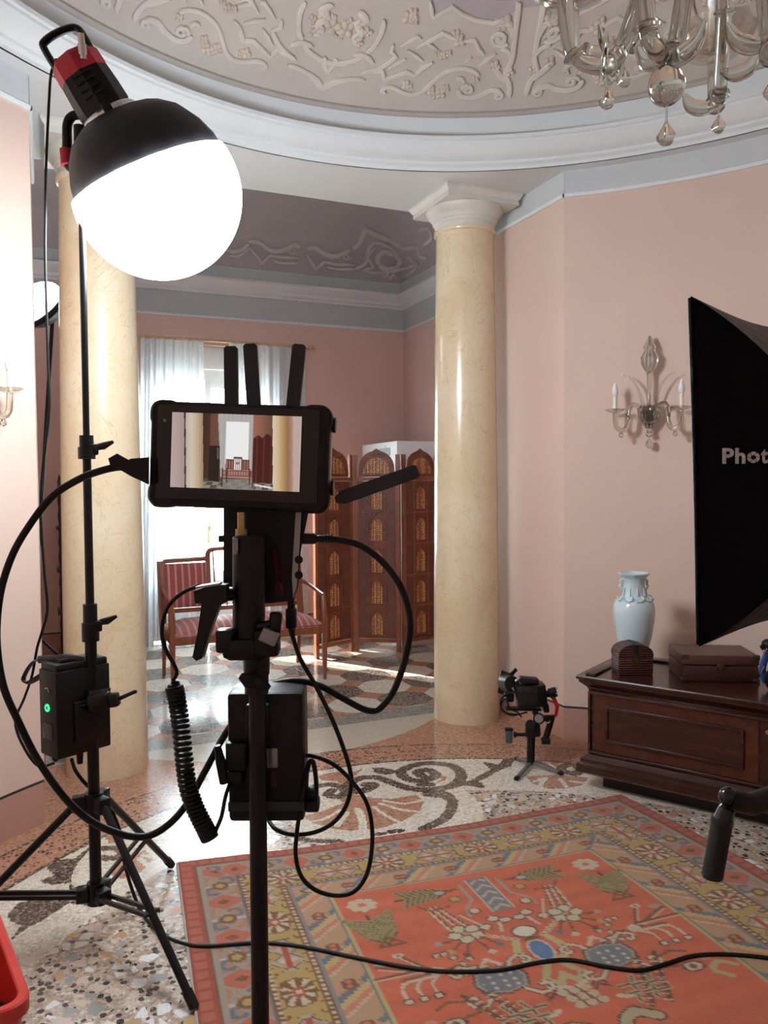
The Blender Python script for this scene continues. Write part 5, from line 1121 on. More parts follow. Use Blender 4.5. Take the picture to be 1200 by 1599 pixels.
HC = Vector((0.06, EC - .02, 2.86))
hd_ = Thing('chandelier', 'large blown glass chandelier with curved arms hanging from the vault', 'chandelier', HC)
mb = MB(); mb.tube([(0, 0, .35), (0, 0, VZ + VH - HC.z)], .008, 8); mb.lathe([(.001, 0), (.06, .0), (.07, -.03), (.03, -.06), (.008, -.08)], 20, (0, 0, VZ + VH - HC.z)); hd_.part('chain', mb, brass)
mb = MB(); mb.lathe([(.001, -.22), (.02, -.2), (.05, -.14), (.09, -.06), (.11, 0), (.08, .05), (.03, .09), (.03, .16), (.06, .2), (.075, .25), (.05, .3), (.015, .34), (.015, .4)], 24, (0, 0, 0), None, .08, 12); hd_.part('body', mb, M_smoke)
def arm_at(azd, r_low, z_low, r_end, z_end, cup=True, ball=False, s=1.0):
    a = math.radians(azd); d = Vector((math.sin(a), math.cos(a), 0)); Z = Vector((0, 0, 1))
    P = [d * .06 + Z * -.02, d * .16 + Z * .06, d * (r_low * .62) + Z * -.12, d * r_low * .9 + Z * (z_low + .06), d * r_low * 1.05 + Z * z_low, d * (r_low + r_end) * .54 + Z * (z_low + .02), d * r_end * .98 + Z * (z_end - .12), d * r_end + Z * z_end]
    sp = spline(P, 8)
    mb = MB(); mb.tube(sp, .018 * s, 12); ar = hd_.part('arm', mb, M_smoke)
    for f in (.34, .56, .74):
        k = int(f * (len(sp) - 1)); q = (sp[k + 1] - sp[k]).normalized(); mb = MB(); mb.tube([sp[k] - q * .008, sp[k], sp[k] + q * .008], [.02, .028, .02], 12); hd_.part('arm_bead', mb, M_glow2, ar)
    mb = MB(); mb.lathe([(.018, .0), (.05, .006), (.085, .03), (.105, .075), (.108, .082), (.08, .04), (.045, .014), (.018, .01)], 24, sp[-1], None, .09, 8, closed=False); hd_.part('leaf_cup', mb, M_thin)
    mb = MB(); mb.lathe([(.001, 0), (.015, 0), (.015, .11), (.001, .112)], 14, sp[-1] + Z * .02); cs = hd_.part('candle_sleeve', mb, ivory)
    mb = MB(); mb.lathe([(.001, 0), (.012, .002), (.018, .02), (.018, .035), (.011, .06), (.001, .085)], 14, sp[-1] + Z * .13); hd_.part('bulb', mb, bulb_white, cs)
    low = d * r_low * 1.05 + Z * (z_low - .02)
    if ball:
        mb = MB(); mb.sph(low + Z * -.035, (.036, .036, .039), 22, 16); hd_.part('glass_ball', mb, M_smoke); low = low + Z * -.075
    mb = MB(); mb.tube([low, low + Z * -.035], .0025, 6); mb.lathe([(.001, -.046), (.009, -.044), (.015, -.036), (.0165, -.028), (.010, -.015), (.005, -.006), (.003, 0)], 15, low + Z * -.03, None, .16, 5); hd_.part('pendant_drop', mb, M_mur, ang=60)
    for f, sd in ((.45, 1), (.62, -1)):
        k = int(f * (len(sp) - 1)); e = Vector((d.y, -d.x, 0)) * sd; p0 = sp[k]; lp = spline([p0, p0 + e * .03 - Z * .015, p0 + e * .065 - Z * .005, p0 + e * .085 + Z * .03], 5)
        mb = MB(); mb.tube(lp, [.006 + .016 * math.sin(PI * i / (len(lp) - 1)) for i in range(len(lp))], 10, flat=.3); hd_.part('glass_leaf', mb, M_smoke)
for az, rl, zl2, re, ze, bl2 in CH_ARMS if 'CH_ARMS' in globals() else ((-62, .27, -.43, .38, -.22, False), (-22, .26, -.30, .42, -.14, False), (-108, .29, -.53, .40, -.26, True), (203, .15, -.50, .25, -.32, False), (40, .36, -.34, .50, -.18, False), (85, .38, -.38, .54, -.20, False), (128, .38, -.36, .54, -.20, False), (165, .32, -.34, .46, -.18, False)):
    arm_at(az, rl, zl2, re, ze, ball=bl2)

# ------------------------------------------------------------------ softbox seen from behind
SD = 2.2
E0, E1 = at(1079, 462, SD), at(1092, 1010, SD)
fw2 = Vector((CF.x, CF.y, 0)).normalized(); rt2 = Vector((CR.x, CR.y, 0)).normalized()
rim_d = (rt2 + fw2).normalized(); out_d = (rt2 - fw2).normalized()                 # along the rim; towards the apex
SH = (E0 - E1).length; SWid = .72
sb = Thing('softbox', 'large black softbox with white lettering hanging into the picture from the right', 'softbox', E1 + rim_d * SWid / 2 + Vector((0, 0, -.0)), 0)
apx = E1.lerp(E0, .47) + rim_d * SWid * .5 + out_d * .36
ar_ = .085
def panel(A, B, name, n=14, m=14, sag=.03):
    # A, B rim corners; fabric sags between the rods towards the axis; rods bow outwards
    def rod(Pc, v):
        ap = apx + (Pc - apx).normalized() * ar_; p = Pc.lerp(ap, v); o = (Pc - (E0 + E1) / 2 - rim_d * SWid / 2); o = (o - out_d * o.dot(out_d)).normalized()
        return p + (o * .5 + out_d * .7).normalized() * (.035 * math.sin(PI * v ** .8))
    vs = []; fs = []; ctr = (E0 + E1) / 2 + rim_d * SWid / 2
    for j in range(m + 1):
        v = j / m; a, b = rod(A, v), rod(B, v)
        for i in range(n + 1):
            u = i / n; p = a.lerp(b, u); k = math.sin(PI * u); vs.append(p + (ctr + out_d * .18 - p).normalized() * (sag * k * (1 - v * .7)))
    for j in range(m):
        for i in range(n): q = j * (n + 1) + i; fs.append([q, q + 1, q + n + 2, q + n + 1])
    mb = MB(); mb.add([sb.w(x) for x in vs], fs); return mb, vs
t = NT('black coated softbox fabric'); n = t.noise(7, 4, .6, None, 1.0); n2 = t.noise(140, 2); t.set(color=(.002, .002, .003), rough=t.math('MULTIPLY_ADD', n.outputs[0], .3, .25), spec=.07); t.bump(n.outputs[0], .5, .02); M_soft = t.m
F0_, F1_ = E0 + rim_d * SWid, E1 + rim_d * SWid
mb, pvs = panel(E1, E0, 'left', sag=.012); sb.part('side_panel', mb, M_soft, ang=50)
mb, _ = panel(E0, F0_, 't', sag=.018); sb.part('top_panel', mb, M_soft, ang=50)
mb, _ = panel(F0_, F1_, 'r', sag=.03); sb.part('far_side_panel', mb, M_soft, ang=50)
mb, _ = panel(F1_, E1, 'b', sag=.012); sb.part('bottom_panel', mb, M_soft, ang=50)
mb = MB(); fr4 = [E0, F0_, F1_, E1]
fc4 = sum(fr4, Vector()) / 4; fr4 = [fc4 + (p - fc4) * .86 for p in fr4]
mb.add([sb.w(p + out_d * .006) for p in fr4] + [sb.w(p + out_d * .002) for p in fr4], [[0, 1, 2, 3], [4, 5, 6, 7], [0, 1, 5, 4], [1, 2, 6, 5], [2, 3, 7, 6], [3, 0, 4, 7]]); sb.part('front_diffuser', mb, plain('white diffuser cloth', (.75, .75, .74), .8), ang=0)
mb = MB(); mb.tube(spline([sb.w(E1 + Vector((0, 0, .006)) + rim_d * .0), sb.w(E1.lerp(E0, .5) + rim_d * .006), sb.w(E0 - Vector((0, 0, .006)))], 10), .007, 8); sb.part('edge_piping', mb, M_soft)
mb = MB(); RS = Matrix((rim_d, Vector((0, 0, 1)), -out_d)).transposed(); mb.lathe([(.02, -.05), (ar_ * .8, -.05), (ar_, -.02), (ar_ + .012, .03), (ar_, .06)], 24, sb.w(apx + out_d * -.02), RS); sb.part('speed_ring', mb, black_metal)
# lettering on the left panel (only the letters the photograph shows)
def text_mesh(body, size):
    cu = bpy.data.curves.new('lettering', 'FONT'); cu.body = body; cu.size = size; cu.extrude = .0006; cu.offset = .0016 * size / .05
    o = bpy.data.objects.new('lettering', cu); COL.objects.link(o); dg = bpy.context.evaluated_depsgraph_get(); me = bpy.data.meshes.new_from_object(o.evaluated_get(dg)); bpy.data.objects.remove(o); return me
def panel_point(px, py):
    r = ray(px, py); best = None; nv = 15
    for j in range(14):
        for i in range(14):
            q = [pvs[j * nv + i], pvs[j * nv + i + 1], pvs[(j + 1) * nv + i + 1], pvs[(j + 1) * nv + i]]
            for tri in ((q[0], q[1], q[2]), (q[0], q[2], q[3])):
                e1, e2 = tri[1] - tri[0], tri[2] - tri[0]; h = r.cross(e2); a = e1.dot(h)
                if abs(a) < 1e-12: continue
                f = 1 / a; s_ = CAM - tri[0]; u = f * s_.dot(h); qq = s_.cross(e1); v = f * r.dot(qq)
                if u >= -1e-4 and v >= -1e-4 and u + v <= 1.0002:
                    tt_ = f * e2.dot(qq)
                    if tt_ > 0 and (best is None or tt_ < best): best = tt_
    return CAM + r * (best if best else SD)
p0, p1, p2 = panel_point(1128, 724.5), panel_point(1196, 724), panel_point(1130, 700)
lx = (p1 - p0).normalized(); ly = (p2 - p0); ly = (ly - lx * ly.dot(lx)).normalized(); lz = lx.cross(ly)
if lz.dot(CAM - p0) < 0: lz = -lz
Hc = (p2 - p0).length; ws = (p1 - p0).length / 68.0                    # metres per pixel along the text
M_let = plain('silver white print', (.60, .62, .64), .45, var=.3, scale=60)
def place(me, x_px, h, wpx, name):
    co = np.zeros(len(me.vertices) * 3, np.float32); me.vertices.foreach_get('co', co); co = co.reshape(-1, 3)
    x0, x1_, y0, y1 = co[:, 0].min(), co[:, 0].max(), co[:, 1].min(), co[:, 1].max()
    vs = [sb.w(p0 + lx * (ws * (x_px + (c[0] - x0) / (x1_ - x0) * wpx)) + ly * ((c[1] - y0) / (y1 - y0) * h) + lz * (.004 + float(c[2]))) for c in co]
    mb = MB(); mb.add(vs, [list(p.vertices) for p in me.polygons]); sb.part(name, mb, M_let, ang=0)
place(text_mesh('P', .05), 0, Hc, 18, 'letter'); place(text_mesh('h', .05), 20, Hc, 16, 'letter'); place(text_mesh('t', .05), 60, Hc * .92, 11, 'letter')
mb = MB(); oc, orr = 48.5, 10.0
for k in range(6):
    a0, a1 = k * PI / 3, (k + .86) * PI / 3; P_ = lambda a, r: sb.w(p0 + lx * (ws * (oc + r * math.cos(a))) + ly * (Hc * .40 + ws * r * .92 * math.sin(a)) + lz * .004)
    arc = [P_(a0 + (a1 - a0) * i / 5, orr) for i in range(6)]; inn2 = [P_(a1 + .5, orr * .42), P_(a0 + .55, orr * .42)]
    mb.add(arc + inn2, [list(range(8))])
sb.part('letter', mb, M_let, ang=0)
# its stand, outside the picture
sp_ = apx + out_d * .12
sst = Thing('softbox_stand', 'black light stand carrying the black softbox from beyond the right edge', 'light stand', (sp_.x, sp_.y, 0))
mb = MB(); mb.cyl((0, 0, .12), (0, 0, apx.z - .06), .014); sst.part('pole', mb, black_metal)
mb = MB(); mb.cyl((0, 0, apx.z - .10), (0, 0, apx.z + .03), .022); mb.bar((0, 0, apx.z), sst.w(apx + out_d * .03), .05, .05); sst.part('mount_head', mb, black)
for k in range(3):
    a = k * 2 * PI / 3 - .3; d = Vector((math.cos(a), math.sin(a), 0)); mb = MB(); mb.cyl(d * .02 + Vector((0, 0, .42)), d * .33 + Vector((0, 0, .012)), .010); sst.part('leg', mb, black_metal)
# grip handle on a horizontal arm
GD = 1.75
gp = at(1200, 1256, GD)
gh = Thing('grip_handle', 'black foam grip handle hanging from a horizontal bar at the right edge', 'grip handle', (sp_.x, sp_.y, gp.z))
g = lambda x, y, d=GD: gh.l(x, y, d)
mb = MB(); mb.tube([g(1128, 1285), g(1113, 1368)], .0225, 24); mb.tube([g(1113, 1366), g(1112.6, 1371)], [.0225, .020], 24); gh.part('grip', mb, plain('black foam rubber', (.010, .010, .010), .8, bump=.4, bscale=160))
mb = MB(); mb.tube([g(1129.5, 1278), g(1127.5, 1287)], .0240, 24); gh.part('grip_collar', mb, plain('shiny black collar', (.03, .032, .033), .2, .5))
mb = MB(); mb.tube([g(1136, 1262), g(1128, 1284)], [.018, .022], 16); mb.sph(g(1138, 1244), .0215, 16, 12); mb.cyl(g(1128, 1262), g(1134, 1256), .010); gh.part('joint', mb, black_gloss)
mb = MB(); mb.tube([g(1140, 1248), g(1172, 1256), Vector((0, 0, 0))], .024, 16); gh.part('arm', mb, black)

# ------------------------------------------------------------------ gimbal with camera on the floor
gz_ = atz(829, 1199, 0)
gm = Thing('camera_gimbal', 'camera on a black hand gimbal with mini tripod feet on the floor by the chest', 'gimbal', gz_, -YAW)
GDp = (gz_ - CAM).dot(CF); q_ = lambda x, y, dd=0.0: gm.l(x, y, GDp + dd)
for x, y, nm in ((806, 1217, 0), (880, 1208, 1), (806, 1184, 2)):
    p = gm.w(atz(x, y, .008)); mb = MB(); mb.bar((0, 0, .03), p, .022, .012, r=.004); lg = gm.part('foot_leg', mb, plain('silver grey metal', (.22, .225, .235), .35, .7))
    mb = MB(); mb.bar(Vector((0, 0, .03)).lerp(p, .86), p, .024, .014, r=.003); gm.part('foot_pad', mb, black_rubber, lg)
mb = MB(); mb.tube([(0, 0, .02), q_(830, 1150), q_(830, 1130)], .021, 18); gm.part('handle_grip', mb, black_rubber)
mb = MB(); mb.box(q_(829, 1140), (.055, .05, .075), r=.01); mb.cyl(q_(829, 1131, -.03), q_(829, 1131, .03), .024); gm.part('handle_head', mb, black)
mb = MB(); mb.cyl(q_(826, 1147), q_(802, 1147), .010); mb.cyl(q_(806, 1147), q_(803, 1147), .016); gm.part('side_bar', mb, black)
mb = MB(); mb.box(q_(795, 1149), (.036, .03, .075), r=.005); sbk = gm.part('side_control', mb, plain('slate grey plastic', (.055, .065, .075), .5))
mb = MB(); mb.box(q_(795, 1138.5), (.044, .036, .014), r=.004); gm.part('control_rim', mb, black, sbk)
mb = MB(); mb.bar(q_(840, 1150), q_(838, 1122), .03, .03, r=.008); mb.cyl(q_(842, 1122, -.03), q_(842, 1122, .03), .030, .030, 20); gm.part('pan_motor', mb, black)
mb = MB(); mb.cyl(q_(842, 1122, -.034), q_(842, 1122, -.03), .022); gm.part('motor_cap', mb, grey_metal)
mb = MB(); mb.tube([q_(862, 1122), q_(852, 1155)], .0165, 14); mb.cyl(q_(846, 1157, -.02), q_(859, 1157, -.02), .018); mb.bar(q_(848, 1122), q_(866, 1120), .028, .03, r=.006); gm.part('arm', mb, black)
mb = MB(); mb.cyl(q_(856, 1126, -.03), q_(858, 1128, -.03), .010); gm.part('arm_screw', mb, chrome)
mb = MB(); mb.bar(q_(850, 1119), q_(868, 1118), .012, .018, r=.003); mb.bar(q_(868, 1118), q_(871, 1102), .010, .018, r=.003); mb.bar(q_(871, 1103), q_(864, 1088), .012, .022, r=.003); gm.part('red_arm', mb, red_paint, label='red arm piece')
mb = MB(); mb.cyl(q_(858, 1083), q_(869, 1080), .026, .026, 18); mb.cyl(q_(852, 1084), q_(859, 1083), .018, .018, 14); gm.part('roll_motor', mb, black)
for y in (1075, 1083): mb = MB(); mb.cyl(q_(868, y, -.02), q_(871, y - 1, -.02), .006); gm.part('motor_bolt', mb, chrome)
tiltg = Matrix.Rotation(math.radians(-6), 3, 'Y')
mb = MB(); mb.box(q_(829, 1085), (.155, .10, .118), tiltg, .012); mb.box(q_(826, 1062), (.10, .07, .03), Matrix.Rotation(math.radians(5), 3, 'Y'), .008); mb.box(q_(852, 1104), (.03, .07, .045), tiltg, .008); cbd = gm.part('camera_body', mb, black)
mb = MB(); mb.box(q_(825, 1088, -.052), (.108, .006, .085), tiltg, .002); gm.part('camera_screen', mb, black_gloss, cbd)
mb = MB(); mb.tube([q_(800, 1068, .02), q_(790, 1066, .12)], [.042, .046], 20); gm.part('lens', mb, black_metal)
mb = MB(); mb.bar(q_(793, 1050, .12), q_(787, 1085, .14), .012, .075, r=.004); mb.bar(q_(796, 1056, .08), q_(807, 1045, .10), .006, .02); mb.bar(q_(788, 1062, .12), q_(779, 1060, .12), .006, .012); gm.part('matte_box', mb, black)
for x, y, x2, y2 in ((805, 1064, 812, 1058), (800, 1073, 804, 1079), (790, 1088, 791, 1094)): mb = MB(); mb.bar(q_(x, y, -.02), q_(x2, y2, -.02), .012, .010, r=.002); gm.part('rod_clamp', mb, chrome)
mb = MB(); mb.box(q_(795, 1088), (.05, .05, .05), r=.01); mb.bar(q_(790, 1106), q_(845, 1107), .05, .012, r=.003); mb.box(q_(836, 1112), (.03, .04, .022), r=.005); gm.part('camera_plate', mb, black_metal)
for k, pts in enumerate((((806, 1080), (788, 1086), (782, 1100), (790, 1113), (812, 1116)), ((800, 1090), (786, 1094), (784, 1108), (800, 1117), (824, 1112)), ((792, 1094), (796, 1106), (808, 1112), (815, 1120)))):
    mb = MB(); mb.tube(spline([q_(x, y, -.03) for x, y in pts], 6), .0045, 6); gm.part('camera_lead', mb, black_rubber)

# ------------------------------------------------------------------ red crate with a dark tub inside
crn = Vector((-.775, 1.985, 0))
cz_ = .30
A0, B0, C0 = atz(52, 1562, cz_), atz(-6, 1408, cz_), None
ed = (B0 - A0).normalized(); en = Vector((-ed.y, ed.x, 0))
if en.dot(Vector((-1, 0, 0))) < 0: en = -en
rc_ = Thing('red_crate', 'bright red plastic crate at the lower left corner of the floor', 'crate', (A0.x, A0.y, 0), math.atan2(ed.y, ed.x))
sgn = 1 if rc_.w(A0 + en).y > 0 else -1
LX, LY = .50, .36
def crate_ring(o, z, r): return [Vector((LX / 2 + a, sgn * (LY / 2 + b), z)) for a, b in rrect(LX / 2 + o, LY / 2 + o, r, 6)]
mb = MB(); pr = [(-.045, 0, .03), (-.012, cz_ - .035, .045), (.0, cz_ - .035, .05), (.0, cz_ - .004, .05), (-.004, cz_, .05), (-.020, cz_, .04), (-.024, cz_ - .004, .04), (-.055, .006, .03)]
vs = []; fs = []
for o, z, r in pr: vs += crate_ring(o, z, r)
n = len(crate_ring(0, 0, .05))
for i in range(len(pr) - 1): fs += [[i * n + k, i * n + (k + 1) % n, (i + 1) * n + (k + 1) % n, (i + 1) * n + k] for k in range(n)]
fs += [list(range(n)), [(len(pr) - 1) * n + k for k in range(n)]]
mb.add(vs, fs); rc_.part('bin', mb, plain('red plastic', (.55, .028, .02), .42, var=.06), ang=30)
tb = rc_.M @ Vector((.155, sgn * .082, .007))
dt = Thing('dark_tub', 'dark grey round tub standing inside the red crate', 'tub', tb)
mb = MB(); mb.lathe([(.001, 0), (.05, 0), (.055, .20), (.052, .203), (.050, .20), (.046, .01), (.001, .008)], 28); dt.part('wall', mb, plain('dark grey plastic', (.03, .033, .036), .4))
# ------------------------------------------------------------------ far room: settee
t = NT('warm cherry wood'); mv = t.mapv((14, 14, 2)); n = t.noise(2.2, 5, .6, mv, .6); t.set(color=t.ramp(n.outputs[0], [(.25, (.16, .045, .018)), (.75, (.30, .095, .04))]), rough=.32, coat=.2); M_cherry = t.m
t = NT('red and cream striped cloth'); x = t.sep(t.co)[0]; fr = t.math('FRACT', t.math('MULTIPLY', x, 19.0)); st = t.ramp(fr, [(0, (.34, .055, .05)), (.34, (.55, .42, .37)), (.44, (.40, .10, .09)), (.50, (.55, .42, .37)), (.60, (.34, .055, .05)), (.62, (.34, .055, .05))], 'CONSTANT')
w = t.noise(300, 2); t.set(color=t.mix(t.math('MULTIPLY', w.outputs[0], .25), st, (.3, .12, .1)), rough=.7, sheen=.3); M_stripe = t.m
SX0, SX1, SY0, SY1 = -.57, .615, 5.73, 6.36
se = Thing('settee', 'cherry wood settee with red striped upholstery in front of the window', 'settee', ((SX0 + SX1) / 2, (SY0 + SY1) / 2, 0))
hwS, hdS = (SX1 - SX0) / 2, (SY1 - SY0) / 2
for sx in (-1, 1):
    x = sx * (hwS - .022)
    mb = MB(); mb.tube([(x, -hdS + .022, 0), (x, -hdS + .022, .35), (x, -hdS + .022, .44)], [.016, .027, .027], 4, up=(.7, .7, 0)); mb.tube([(x, -hdS + .022, .44), (x, -hdS + .03, .55), (x, -hdS + .05, .64)], [.026, .024, .018], 8); se.part('front_leg', mb, M_cherry)
    mb = MB(); mb.tube([(x * .96, hdS + .03, 0), (x * .96, hdS - .03, .36), (x * .96, hdS - .02, .62), (x * .96, hdS + .05, .90)], [.017, .024, .024, .02], 4, up=(.7, .7, 0)); se.part('back_leg', mb, M_cherry)
    mb = MB(); mb.tube(spline([(x * .97, hdS - .01, .70), (x, .10, .69), (x, -hdS + .12, .655), (x, -hdS + .035, .645)], 6), [.017] * 19, 8, flat=.7); se.part('armrest', mb, M_cherry)
mb = MB(); mb.box2((-hwS + .03, -hdS + .008, .355), (hwS - .03, -hdS + .042, .425), r=.004); mb.box2((-hwS + .03, hdS - .05, .355), (hwS - .03, hdS - .02, .425), r=.004)
for sx in (-1, 1): mb.box2((sx * (hwS - .035), -hdS + .03, .355), (sx * (hwS - .010), hdS - .03, .425), r=.004)
se.part('seat_rail', mb, M_cherry)
mb = MB(); nx, ny = 30, 16; vs = []; fs = []
for j in range(ny + 1):
    for i in range(nx + 1):
        u, v = i / nx, j / ny; du = min(u, 1 - u) * nx / 4; dv_ = min(v, 1 - v) * ny / 4; h = .055 * min(1, du) ** .5 * min(1, dv_) ** .5 + .030 * math.sin(PI * u) ** .5 * math.sin(PI * v)
        vs.append(Vector((-hwS + .012 + (2 * hwS - .024) * u, -hdS + .002 + (2 * hdS - .05) * v, .412 + h)))
for j in range(ny):
    for i in range(nx): q = j * (nx + 1) + i; fs.append([q, q + 1, q + nx + 2, q + nx + 1])
mb.add(vs, fs); mb.box2((-hwS + .02, -hdS + .01, .395), (hwS - .02, hdS - .05, .415)); cu = se.part('seat_cushion', mb, M_stripe, ang=60)
def bp_(x, z): return Vector((x, hdS - .025 + (z - .45) * .17, z))             # the back leans away
bw = (2 * hwS - .05) / 3
for k in (-1, 1):
    xa, xb = k * bw * 1.5, k * bw * .5; x0, x1 = min(xa, xb), max(xa, xb); zt = .90
    mb = MB(); mb.bar(bp_(x0, .515), bp_(x1, .515), .030, .036, (0, 0, 1)); mb.bar(bp_(x0, .49 - .09), bp_(x0, zt), .034, .028, (0, 1, 0)) if k < 0 else mb.bar(bp_(x1, .40), bp_(x1, zt), .034, .028, (0, 1, 0))
    xi = x1 if k < 0 else x0; xo = x0 if k < 0 else x1
    mb.bar(bp_(xi, .40), bp_(xi, .95), .034, .028, (0, 1, 0)); mb.tube(spline([bp_(xo, zt - .035), bp_(xo + (.035 if k < 0 else -.035), zt - .012), bp_(xo + (.07 if k < 0 else -.07), zt), bp_(xi, zt + .008)], 5), .019, 6); se.part('back_frame', mb, M_cherry)
    mb = MB(); vs = []; fs = []; n = 10
    for j in range(n + 1):
        for i in range(n + 1):
            u, v = i / n, j / n; p = bp_(x0 + .02 + (x1 - x0 - .04) * u, .535 + (zt - .02 - .535) * v); p.y -= .012 + .03 * (math.sin(PI * u) * math.sin(PI * v)) ** .4; vs.append(p)
    for j in range(n):
        for i in range(n): q = j * (n + 1) + i; fs.append([q, q + 1, q + n + 2, q + n + 1])
    mb.add(vs, fs); se.part('back_upholstery', mb, M_stripe, ang=60)
mb = MB(); mb.tube(spline([bp_(-bw * .5, .92), bp_(-bw * .42, .975), bp_(0, .985), bp_(bw * .42, .975), bp_(bw * .5, .92)], 6), .018, 6); se.part('crest_rail', mb, M_cherry)
mb = MB(); mb.bar(bp_(-bw * .5, .515), bp_(bw * .5, .515), .03, .034, (0, 0, 1)); se.part('centre_rail', mb, M_cherry)
for k in range(4):
    x = (-1.5 + k) * bw * .25; mb = MB(); mb.bar(bp_(x, .515), bp_(x, .975), .010, .014, (0, 1, 0)); se.part('back_slat', mb, M_cherry)
mb = MB(); p = bp_(0, .76); mb.sph(p, (.06, .012, .075), 16, 10); se.part('back_medallion', mb, plain('carved red medallion', (.32, .06, .045), .4))

# ------------------------------------------------------------------ carved folding screen
t = NT('dark red carved wood'); n = t.noise(9, 5); n2 = t.voro(55); t.set(color=t.ramp(n.outputs[0], [(.25, (.10, .026, .016)), (.75, (.22, .060, .034))]), rough=.38); t.bump(n2.outputs['Distance'], .5, .006); M_screen = t.m
M_post = plain('orange brown screen post', (.22, .07, .032), .4, var=.2, scale=12)
t = NT('brass inlaid fretwork'); v = t.voro(62, rnd=.25); n = t.noise(6, 2); t.set(color=t.ramp(v.outputs['Distance'], [(.24, (.80, .56, .22)), (.36, (.42, .17, .06)), (.6, (.20, .06, .03))]), rough=.4); M_fret = t.m
M_slat = plain('dim side slat', (.125, .045, .032), .45, var=.2)
J = [Vector((.735, 6.44, 0)), Vector((1.168, 6.62, 0)), Vector((1.536, 6.39, 0)), Vector((1.955, 6.47, 0))]
fs_ = Thing('folding_screen', 'carved dark red wooden folding screen with arched tops beside the settee', 'folding screen', (J[0] + J[3]) / 2)
for k in range(3):
    a, b = fs_.w(J[k]), fs_.w(J[k + 1]); u = (b - a); Wd = u.length; u.normalize(); nn = Vector((u.y, -u.x, 0)); Zv = Vector((0, 0, 1))
    P = lambda s_, z, o=0.0: a + u * s_ + Zv * z + nn * o
    g = .012
    mb = MB()
    for s_ in (g + .016, Wd - g - .016): mb.bar(P(s_, 0), P(s_, 1.755), .036, .030, nn)
    for z in (.10, 1.54): mb.bar(P(g + .03, z), P(Wd - g - .03, z), .030, .05, nn)
    pn = fs_.part('panel_frame', mb, M_post)
    x0, x1 = g + .034, Wd - g - .034; w_ = x1 - x0
    mb = MB(); mb.prism([(x0, .12), (x1, .12), (x1, 1.52), (x0, 1.52)], a + nn * -.006, u, Zv, nn * .010); fs_.part('panel_board', mb, M_screen, pn)
    m0, m1 = x0 + w_ * .27, x1 - w_ * .27; mb = MB()
    for s_ in (m0, m1): mb.bar(P(s_, .12), P(s_, 1.52), .016, .026, nn)
    for i in range(1, 5): mb.bar(P(x0, .12 + .28 * i), P(x1, .12 + .28 * i), .016, .022, nn)
    fs_.part('inner_rail', mb, M_post if k == 2 else M_screen, pn)
    for i in range(5):
        z0 = .12 + .28 * i + .03; hw2 = (m1 - m0) * .30; c = (m0 + m1) / 2; ht = .20
        arch = [(c - hw2, z0), (c + hw2, z0), (c + hw2, z0 + ht * .66), (c + hw2 * .75, z0 + ht * .86), (c, z0 + ht), (c - hw2 * .75, z0 + ht * .86), (c - hw2, z0 + ht * .66)]
        mb = MB(); mb.prism(arch, a + nn * .003, u, Zv, nn * .008); fs_.part('fretwork_window', mb, M_fret, pn)
        hw3 = hw2 * 1.5; mb = MB(); mb.tube([P(c - hw3, z0 + ht * .45, .008), P(c - hw3, z0 + ht * .8, .008), P(c - hw3 * .6, z0 + ht * 1.0, .008), P(c, z0 + ht * 1.14, .008), P(c + hw3 * .6, z0 + ht * 1.0, .008), P(c + hw3, z0 + ht * .8, .008), P(c + hw3, z0 + ht * .45, .008)], .006, 6); fs_.part('carved_arch', mb, M_screen, pn)
        for s0, s1 in ((x0 + .012, m0 - .016), (m1 + .016, x1 - .012)): mb = MB(); mb.prism([(s0, z0), (s1, z0), (s1, z0 + .22), (s0, z0 + .22)], a + nn * .003, u, Zv, nn * .004); fs_.part('side_slat', mb, M_slat, pn)
    c = (x0 + x1) / 2; n = 14; arch = [(x0 + .01, 1.56), (x1 - .01, 1.56)] + [(c + (w_ / 2 - .01) * math.cos(PI * i / n) * (1), 1.60 + .19 * max(0, math.sin(PI * i / n)) ** .75 + (.02 if i == n // 2 else 0)) for i in range(n + 1)]
    mb = MB(); mb.prism(arch, a + nn * -.006, u, Zv, nn * .012); fs_.part('arched_crest', mb, M_screen, pn)
    ar2 = [(c - w_ * .34, 1.585), (c + w_ * .34, 1.585)] + [(c + w_ * .34 * math.cos(PI * i / 10), 1.60 + .13 * math.sin(PI * i / 10)) for i in range(11)]
    mb = MB(); mb.prism(ar2, a + nn * .004, u, Zv, nn * .006); fs_.part('crest_fretwork', mb, M_fret, pn)

# white cabinet behind the screen
wc = Thing('white_cabinet', 'tall white cabinet standing behind the folding screen', 'cabinet', (1.86, 7.05, 0))
mb = MB(); mb.box2((-.265, -.45, 0), (.265, .40, 1.885), r=.003); wc.part('case', mb, white_paint)
mb = MB(); mb.box2((-.27, -.20, .05), (-.262, .35, 1.86), r=.002); dr = wc.part('door', mb, white_paint)
mb = MB(); mb.box2((-.275, -.30, 1.76), (-.264, -.05, 1.83), r=.001)
for k in range(6): mb.box((-.274, -.175, 1.77 + .01 * k), (.006, .23, .004))
wc.part('vent_grille', mb, plain('grey vent', (.40, .41, .42), .5), dr)
mb = MB(); mb.box2((-.27, -.456, 0), (.27, -.45, .07)); wc.part('plinth', mb, white_paint)

